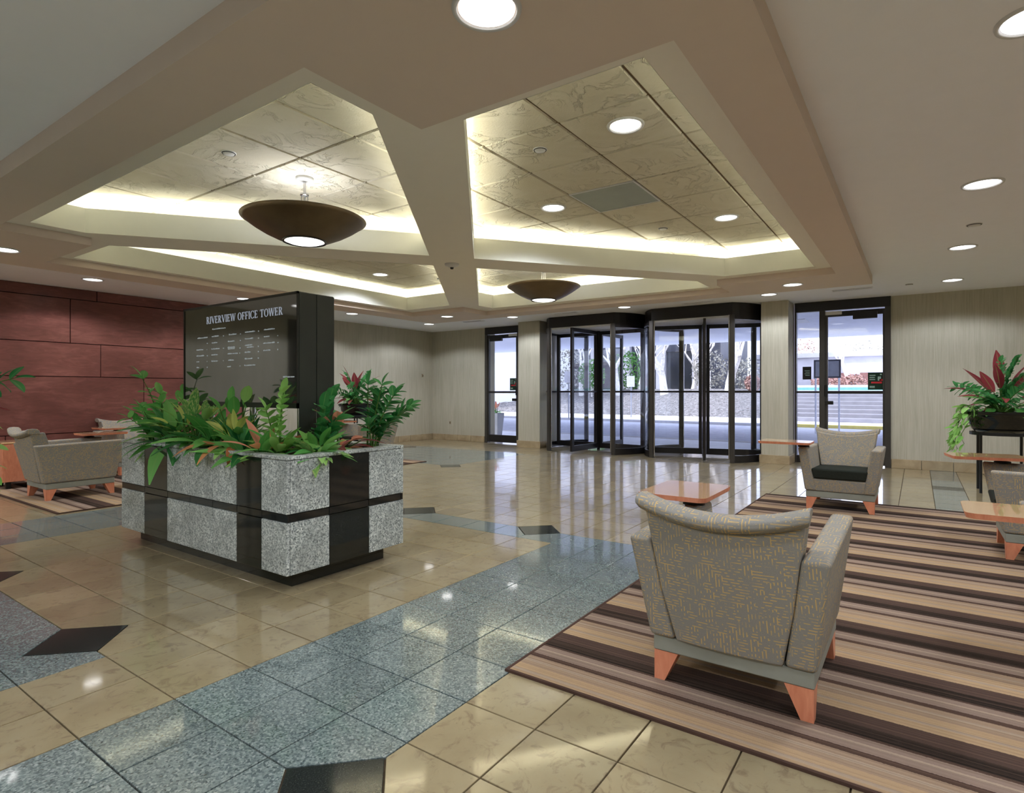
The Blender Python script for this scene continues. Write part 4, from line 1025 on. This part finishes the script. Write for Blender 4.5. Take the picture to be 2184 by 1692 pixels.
rosette(p, rnd, 36, [('lan', 'leaf_variegated'), ('lan', 'leaf_light'), ('lan', 'leaf_green')], .12, .20, 5, 70, 1.15, (.35,), .04)
p = plant('zz_plant', 2.38, 2.68, SZ, 'tall dark green many-stemmed plant at the right end of the planter', GP)
zz(p, rnd, [(0, 0, .42, .05, -.03, 9), (.02, 0, .38, .12, -.05, 8), (-.02, .02, .42, .02, .02, 8), (.02, -.02, .30, .17, -.10, 8), (0, -.02, .36, .06, -.10, 8), (.03, 0, .26, .17, -.06, 7), (-.03, -.02, .18, -.06, -.05, 5), (0, 0, .34, .10, .04, 8), (.02, 0, .28, .12, -.16, 7)], 'leaf_dark', .085)

# plant stands: glazed bowl on a thin-legged metal stand
def stand(x, y, label, plabel, seed, trail=True, r_=.31, ps=1.6):
    s = empty('plant_stand', (x, y, TOP)); tag(s, 'black metal stand ' + label, 'plant stand', 'plant stands')
    H_ = .60
    MB().lathe([(.235, H_ - .03), (.25, H_ - .03), (.25, H_), (.235, H_), (.235, H_ - .03)], 36).build('top_ring', 'black_metal', s, smooth=False)
    for k in range(4):
        a = R(45 + 90 * k); c, sn = math.cos(a), math.sin(a)
        MB().tube([(c * .24, sn * .24, 0), (c * .24, sn * .24, H_)], .012, 10).build('leg', 'black_metal', s, smooth=True)
    b = empty('planter_bowl', (x, y, TOP + H_)); tag(b, 'glossy black glazed bowl ' + label, 'bowl planter', 'glazed bowls')
    k = r_ / .31
    MB().lathe([(.001, .0), (.20 * k, .0), (.235 * k, .03), (.262 * k, .10), (.272 * k, .155), (.30 * k, .165), (.31 * k, .18), (.31 * k, .20), (.298 * k, .205), (.28 * k, .195), (.265 * k, .17), (.255 * k, .165)], 48).build('bowl', 'black_glaze', b, smooth=True)
    MB().lathe([(.001, .175), (.262 * k, .17)], 32).build('soil', 'soil', b)
    p = empty('bowl_plants', (x, y, TOP + H_ + .172)); tag(p, plabel, 'plant', 'plants in the glazed bowls')
    rn = random.Random(seed)
    rosette(p, rn, 8, [('lan', 'leaf_red')], .18 * ps, .24 * ps, 58, 86, 1.05, (.15, .3), .16 * ps)
    rosette(p, rn, 8, [('lan', 'leaf_red')], .14 * ps, .18 * ps, 10, 45, 1.0, (.3,), .15 * ps)
    zz(p, rn, [(0, 0, .22 * ps, -.20 * ps, .20 * ps, 11), (.02, 0, .36 * ps, .08 * ps, -.08 * ps, 11), (0, 0, .22 * ps, .22 * ps, -.18 * ps, 11), (0, .03, .20 * ps, .18 * ps, .2 * ps, 10), (0, -.02, .24 * ps, -.2 * ps, -.14 * ps, 10), (0, 0, .34 * ps, -.12 * ps, .02, 11), (0, 0, .30 * ps, .0, -.16 * ps, 11), (0, 0, .16 * ps, -.22 * ps, .10 * ps, 9)], 'leaf_dark', .06 * ps)
    rosette(p, rn, 34, [('ov', 'leaf_dark'), ('ov', 'leaf_green'), ('lan', 'leaf_green')], .08 * ps, .11 * ps, 0, 55, .9, (.35,), .10 * ps)
    if trail:
        for (a0, drop, n_) in ((84, .34, 11), (94, .42, 13), (102, .30, 11), (110, .38, 12), (118, .26, 10), (127, .32, 10), (-55, .34, 11), (-70, .30, 10), (-86, .36, 11), (-40, .24, 9)):
            a = R(a0); c, sn = math.cos(a), math.sin(a); pts = []
            for i in range(9):
                t = i / 8; rr_ = .20 * k + .16 * k * min(1, t * 2.2) ** .8 + .02 * math.sin(t * 9); z = .03 + .07 * math.sin(min(1, t * 2.4) * math.pi) - drop * max(0, t - .25) / .75
                pts.append(Vector((c * rr_ - sn * .04 * math.sin(t * 6), sn * rr_ + c * .04 * math.sin(t * 6), z)))
            MB().tube(pts, .003, 5).build('vine_stem', 'stem_green', p, smooth=True)
            for i in range(n_):
                t = .2 + .8 * i / (n_ - 1); j = min(7, int(t * 8)); q = pts[j].lerp(pts[j + 1], t * 8 - j)
                dd = Vector((c * rn.uniform(.3, 1) - sn * rn.uniform(-1, 1), sn * rn.uniform(.3, 1) + c * rn.uniform(-1, 1), rn.uniform(-.9, .2)))
                put_leaf(p, LF('ov', 'leaf_light', .25), q, dd, rn.uniform(.07, .11), .85, rn.uniform(-.6, .6))
stand(7.50, -.68, 'by the papered wall on the right', 'bushy plants with tall red leaves and trailing vines on the right', 5)
stand(6.35, 7.55, 'beyond the right side of the directory sign', 'dark green and red plants showing past the sign edge', 8, False, .28)
stand(.66, 4.20, 'just beyond the left edge of the picture', 'leafy plants of which tips enter at the left edge', 21)

# ------------------------------------------------------------------ outdoors
def ground(name, mat, x0, x1, z0, z1, y0=-14, y1=34, label='', cat='pavement', th_=.1):
    m = MB().hexa([(x0, y0, z0 - th_), (x1, y0, z1 - th_), (x1, y1, z1 - th_), (x0, y1, z0 - th_), (x0, y0, z0), (x1, y0, z1), (x1, y1, z1), (x0, y1, z0)])
    o = m.build(name, mat); struct(o, label, cat); return o
ground('pavement_near', 'concrete', X1 + .45, 12.3, 0, -.02, label='pale pavement just outside the doors')
ground('road', 'asphalt', 12.3, 19.0, -.06, -.06, label='grey driveway outside the doors', cat='road')
ground('pavement_far', 'concrete', 19.3, 23.3, 0, .0, label='pale pavement across the driveway')
ground('kerb_near', 'kerb', 12.2, 12.4, -.01, -.01, label='kerb on the near side of the driveway', cat='kerb')
ground('kerb_far', 'kerb', 19.0, 19.3, .02, .02, 3.6, 34, label='white kerb on the far side of the driveway', cat='kerb')
ground('kerb_yellow', 'yellow_kerb', 19.0, 19.3, .03, .03, -14, 3.6, label='yellow painted kerb on the right', cat='kerb')
# rough slope
m = MB(); nx, ny = 26, 70; rs = random.Random(4)
for i in range(nx + 1):
    for j in range(ny + 1):
        x = 23.3 + 14 * i / nx; y = 4.4 + 29.6 * j / ny; t = min(1, i / nx * 1.35)
        m.v.append((x, y, 1.12 * t ** .9 + rs.uniform(-.06, .06) * (1 if i else 0)))
for i in range(nx):
    for j in range(ny): a = i * (ny + 1) + j; m.f.append([a, a + ny + 1, a + ny + 2, a + 1]); m.mi.append(0)
o = m.build('slope', 'dry_slope', smooth=True); struct(o, 'pale dry planted slope across the driveway', 'slope')
ground('terrace_top', 'concrete', 26.6, 60, 1.05, 1.05, -30, 4.4, label='paved terrace above the steps', th_=1.0)
ground('lawn_back', 'dry_slope', 37.2, 120, 1.1, 1.1, 4.4, 80, label='ground beyond the slope', cat='ground', th_=1.0)
st = empty('terrace_steps', (21.6, -2, 0)); tag(st, 'long pale concrete steps beyond the right glass door', 'steps')
for k in range(8):
    MB().box(.62 * k, -10, 0, 5.2, 6.4, .13 * (k + 1)).build('step', 'step_stone', st, bevel=.012, seg=1)
# canopy over the driveway
cn = empty('entrance_canopy'); struct(cn, 'flat white canopy roof over the driveway', 'canopy')
MB().box(X1 + .3, -16, 2.50, 18.2, 36, 2.9).build('canopy_slab', 'soffit_out', cn)
for x, y in ((13.6, 3.0), (13.6, 7.2), (13.6, 11.6), (13.6, -1.5)):
    o = MB().box(x - .35, y - 1.1, 2.485, x + .35, y + 1.1, 2.499).build('light_panel', 'paper_white', cn)
for y in (.6, 5.2, 9.6): MB().lathe([(.001, 2.49), (.09, 2.49), (.09, 2.505)], 20, (11.4, y, 0)).build('can_light', 'vent_dark', cn)
# far building
fb = empty('office_building', (38.5, 20, 1.1)); tag(fb, 'pale building with dark glass bays behind the trees', 'building')
MB().box(.6, -9.4, -.6, 8, 22, 9).build('wall', 'building_dark', fb)
for k in range(12):
    y = -8 + 2.5 * k; MB().box(0, y - .28, -.6, .6, y + .28, 9).build('pier', 'building_stone', fb)
    MB().box(.45, y + .35, -.3, .58, y + 2.1, 2.6).build('window', 'window_dark', fb)
    MB().box(.4, y + .28, 2.62, .62, y + 2.22, 3.2).build('spandrel', 'building_dark', fb)
wb2 = empty('pale_building', (43, -2, 1.05)); tag(wb2, 'bright stone building seen through the right glass door', 'building')
MB().box(0, -22, -.5, 5, 11.2, 2.5).build('wall', 'building_stone', wb2)
for k in range(7): MB().box(-.06, -10 + 2.6 * k, .35, 0, -8 + 2.6 * k, 1.15).build('window', 'brick_red', wb2)
MB().box(-.25, -22, 2.2, 0, 11.2, 2.5).build('cornice', 'kerb', wb2)
lb = empty('side_building', (24, 24, 0)); tag(lb, 'light lilac building with bright windows seen through the left door', 'building')
MB().box(0, -5.0, 0, 10, 14, 6).build('wall', 'soffit_out', lb)
MB().box(-.08, -4.6, .95, 0, 10, 1.05).build('ledge', 'building_dark', lb)
for k in range(6): MB().box(-.05, -4.3 + 1.6 * k, 1.1, 0, -3.5 + 1.6 * k, 2.1).build('window', 'paper_white' if k % 2 else 'building_dark', lb)
# planter wall and teal rail on the terrace
r = empty('terrace_wall', (27.4, -2, 1.05)); tag(r, 'low white wall with teal rail above the steps', 'wall')
MB().box(0, -10, 0, .3, 6.4, .22).build('coping', 'kerb', r); MB().box(-.05, -10, -.02, 0, 6.4, .12).build('teal_rail', 'teal', r)
# board sign outside
r = empty('outdoor_sign', (16.5, 1.86, -.06)); tag(r, 'grey framed sign board outside the right glass door', 'sign')
MB().box(-.02, -.30, 1.40, .02, .30, 1.86).build('frame', 'building_dark', r); MB().box(-.028, -.26, 1.44, -.02, .26, 1.82).build('board', 'pot_grey', r)
for s_ in (-1, 1): MB().box(-.02, s_ * .26 - .02, 0, .02, s_ * .26 + .02, 1.40).build('post', 'soffit_out', r)
# tall pot outside the left door
r = empty('outdoor_pot', (10.5, 7.75, 0)); tag(r, 'tall grey tapered pot outside the left glass door', 'pot')
MB().hexa([(-.09, -.09, 0), (.09, -.09, 0), (.09, .09, 0), (-.09, .09, 0), (-.13, -.13, .52), (.13, -.13, .52), (.13, .13, .52), (-.13, .13, .52)]).build('body', 'pot_grey', r, bevel=.006, seg=1)
MB().box(-.118, -.118, .521, .118, .118, .523).build('soil', 'soil', r)
p = empty('outdoor_plant', (10.5, 7.75, .523)); tag(p, 'red flowering plant in the tall outdoor pot', 'plant')
rosette(p, random.Random(2), 12, [('lan', 'leaf_dark'), ('lan', 'leaf_green')], .10, .17, -10, 50, .9, (.35,)); rosette(p, random.Random(3), 10, [('lan', 'leaf_red'), ('lan', 'leaf_pink')], .12, .20, 55, 88, .9, (.2,), .10)
# bare pale trees
def tree(x, y, z, h, seed, label, r0=.2):
    rn = random.Random(seed); m = MB()
    def grow(p, d, L, r, dep):
        pts = [p]; q = Vector(p)
        for k in range(4):
            d = (d + Vector((rn.uniform(-.12, .12), rn.uniform(-.12, .12), .04))).normalized(); q = q + d * L / 4; pts.append(Vector(q))
        m.tube(pts, [r * (1 - .09 * k) for k in range(5)], 7 if dep < 2 else 5)
        if dep >= 4: return
        for k in range(3 if dep < 2 else 2):
            a = rn.uniform(0, 6.28); sp = rn.uniform(.35, .75)
            dd = (d + Vector((math.cos(a) * sp, math.sin(a) * sp, rn.uniform(-.05, .25)))).normalized()
            grow(pts[-1] if k < 2 else pts[-2], dd, L * rn.uniform(.62, .9), r * .56, dep + 1)
    grow(Vector((0, 0, -.3)), Vector((rn.uniform(-.08, .08), rn.uniform(-.08, .08), 1)).normalized(), h * .42, r0, 0)
    r = empty('bare_tree', (x, y, z)); tag(r, label, 'tree', 'bare trees on the slope'); m.build('trunk', 'bark', r, smooth=True)
for k, (px, d, h, lab, r0) in enumerate(((1240, 34, 3.6, 'pale bare tree behind the left revolving door, left', .16), (1318, 33, 3.8, 'pale bare tree with leaning trunk between the revolving doors, left', .2), (1362, 36, 3.4, 'slim pale bare tree at the join of the revolving doors', .14), (1417, 32, 3.6, 'pale forked tree in the left pane of the right revolving door', .24),
                                  (1478, 37, 3.6, 'lilac-grey tree at the centre of the right revolving door', .2), (1556, 32, 3.9, 'stout white tree at the right post of the revolving door', .30), (1812, 33, 3.4, 'pale branching tree seen through the right glass door', .16))):
    a = (px - W_PX / 2) / F_PX; x, y = d * (cyaw + syaw * a), d * (syaw - cyaw * a)
    tree(x, y, 1.0, h, 40 + k, lab, r0)
# shrubs
def bush(x, y, z, rx, ry, rz_, mat, label, seed, n=500):
    rn = random.Random(seed); m = MB()
    for _ in range(n):
        v = Vector((rn.gauss(0, 1), rn.gauss(0, 1), rn.gauss(0, 1))).normalized() * rn.uniform(.6, 1); c = Vector((v.x * rx, v.y * ry, (v.z * .5 + .5) * rz_))
        a = Vector((rn.uniform(-1, 1), rn.uniform(-1, 1), rn.uniform(-1, 1))).normalized() * .09; b = a.cross(Vector((rn.uniform(-1, 1), rn.uniform(-1, 1), rn.uniform(-1, 1)))).normalized() * .05
        m.add([c - a, c + b, c + a, c - b], [(0, 1, 2, 3)])
    r = empty('shrub', (x, y, z)); tag(r, label, 'shrub', 'shrubs outdoors'); m.build('foliage', mat, r)
    MB().tube([(0, 0, -.3), (0, 0, rz_ * .5)], [.05, .03], 6).build('stem', 'bark', r)
for k, (px, d, z, rx, rz_, mt, lab) in enumerate(((1262, 33, 1.0, .8, 1.9, 'bush_green', 'yellow-green shrub behind the left revolving door'), (1340, 36, 1.0, 1.0, 2.6, 'bush_green', 'green tree-like shrub between the revolving doors'), (1215, 35, 1.0, 1.4, 2.8, 'bush_grey', 'grey leafless thicket at the left of the revolving doors'),
                                   (1515, 36, 1.0, 1.2, 2.6, 'bush_grey', 'grey leafless thicket behind the right revolving door'), (1598, 34, 1.0, 1.2, 2.0, 'bush_grey', 'grey thicket at the right edge of the revolving doors'), (1605, 31, 1.0, .4, .9, 'bush_red', 'small red shrub at the right edge of the revolving doors'),
                                   (1715, 50, 1.05, 1.5, 4.6, 'bush_red', 'red autumn shrub high in the sidelight'), (1850, 51, 1.05, 3.0, 4.6, 'bush_grey', 'pale shrub band across the top of the right door glass'), (1770, 30, 1.0, .9, .9, 'bush_red', 'red-orange shrub above the terrace wall, left'), (1820, 30, 1.0, .6, .9, 'bush_red', 'red-orange shrub above the terrace wall, right'))):
    a = (px - W_PX / 2) / F_PX; bush(d * (cyaw + syaw * a), d * (syaw - cyaw * a), z, rx, rx, rz_, mt, lab, 70 + k, 700)
# street signs on the slope
for px, d, hgt, lab in ((1213, 21.5, 1.75, 'small white sign on a pole behind the left revolving door'), (1346, 22.5, 1.6, 'white roadside sign on a leaning pole between the doors')):
    a = (px - W_PX / 2) / F_PX; r = empty('road_sign', (d * (cyaw + syaw * a), d * (syaw - cyaw * a), 0)); tag(r, lab, 'road sign')
    MB().tube([(0, 0, 0), (0, 0, hgt - .05)], .025, 8).build('pole', 'pot_grey', r, smooth=True); MB().box(-.05, -.16, hgt - .42, -.028, .16, hgt).build('plate', 'kerb', r, bevel=.005, seg=1)
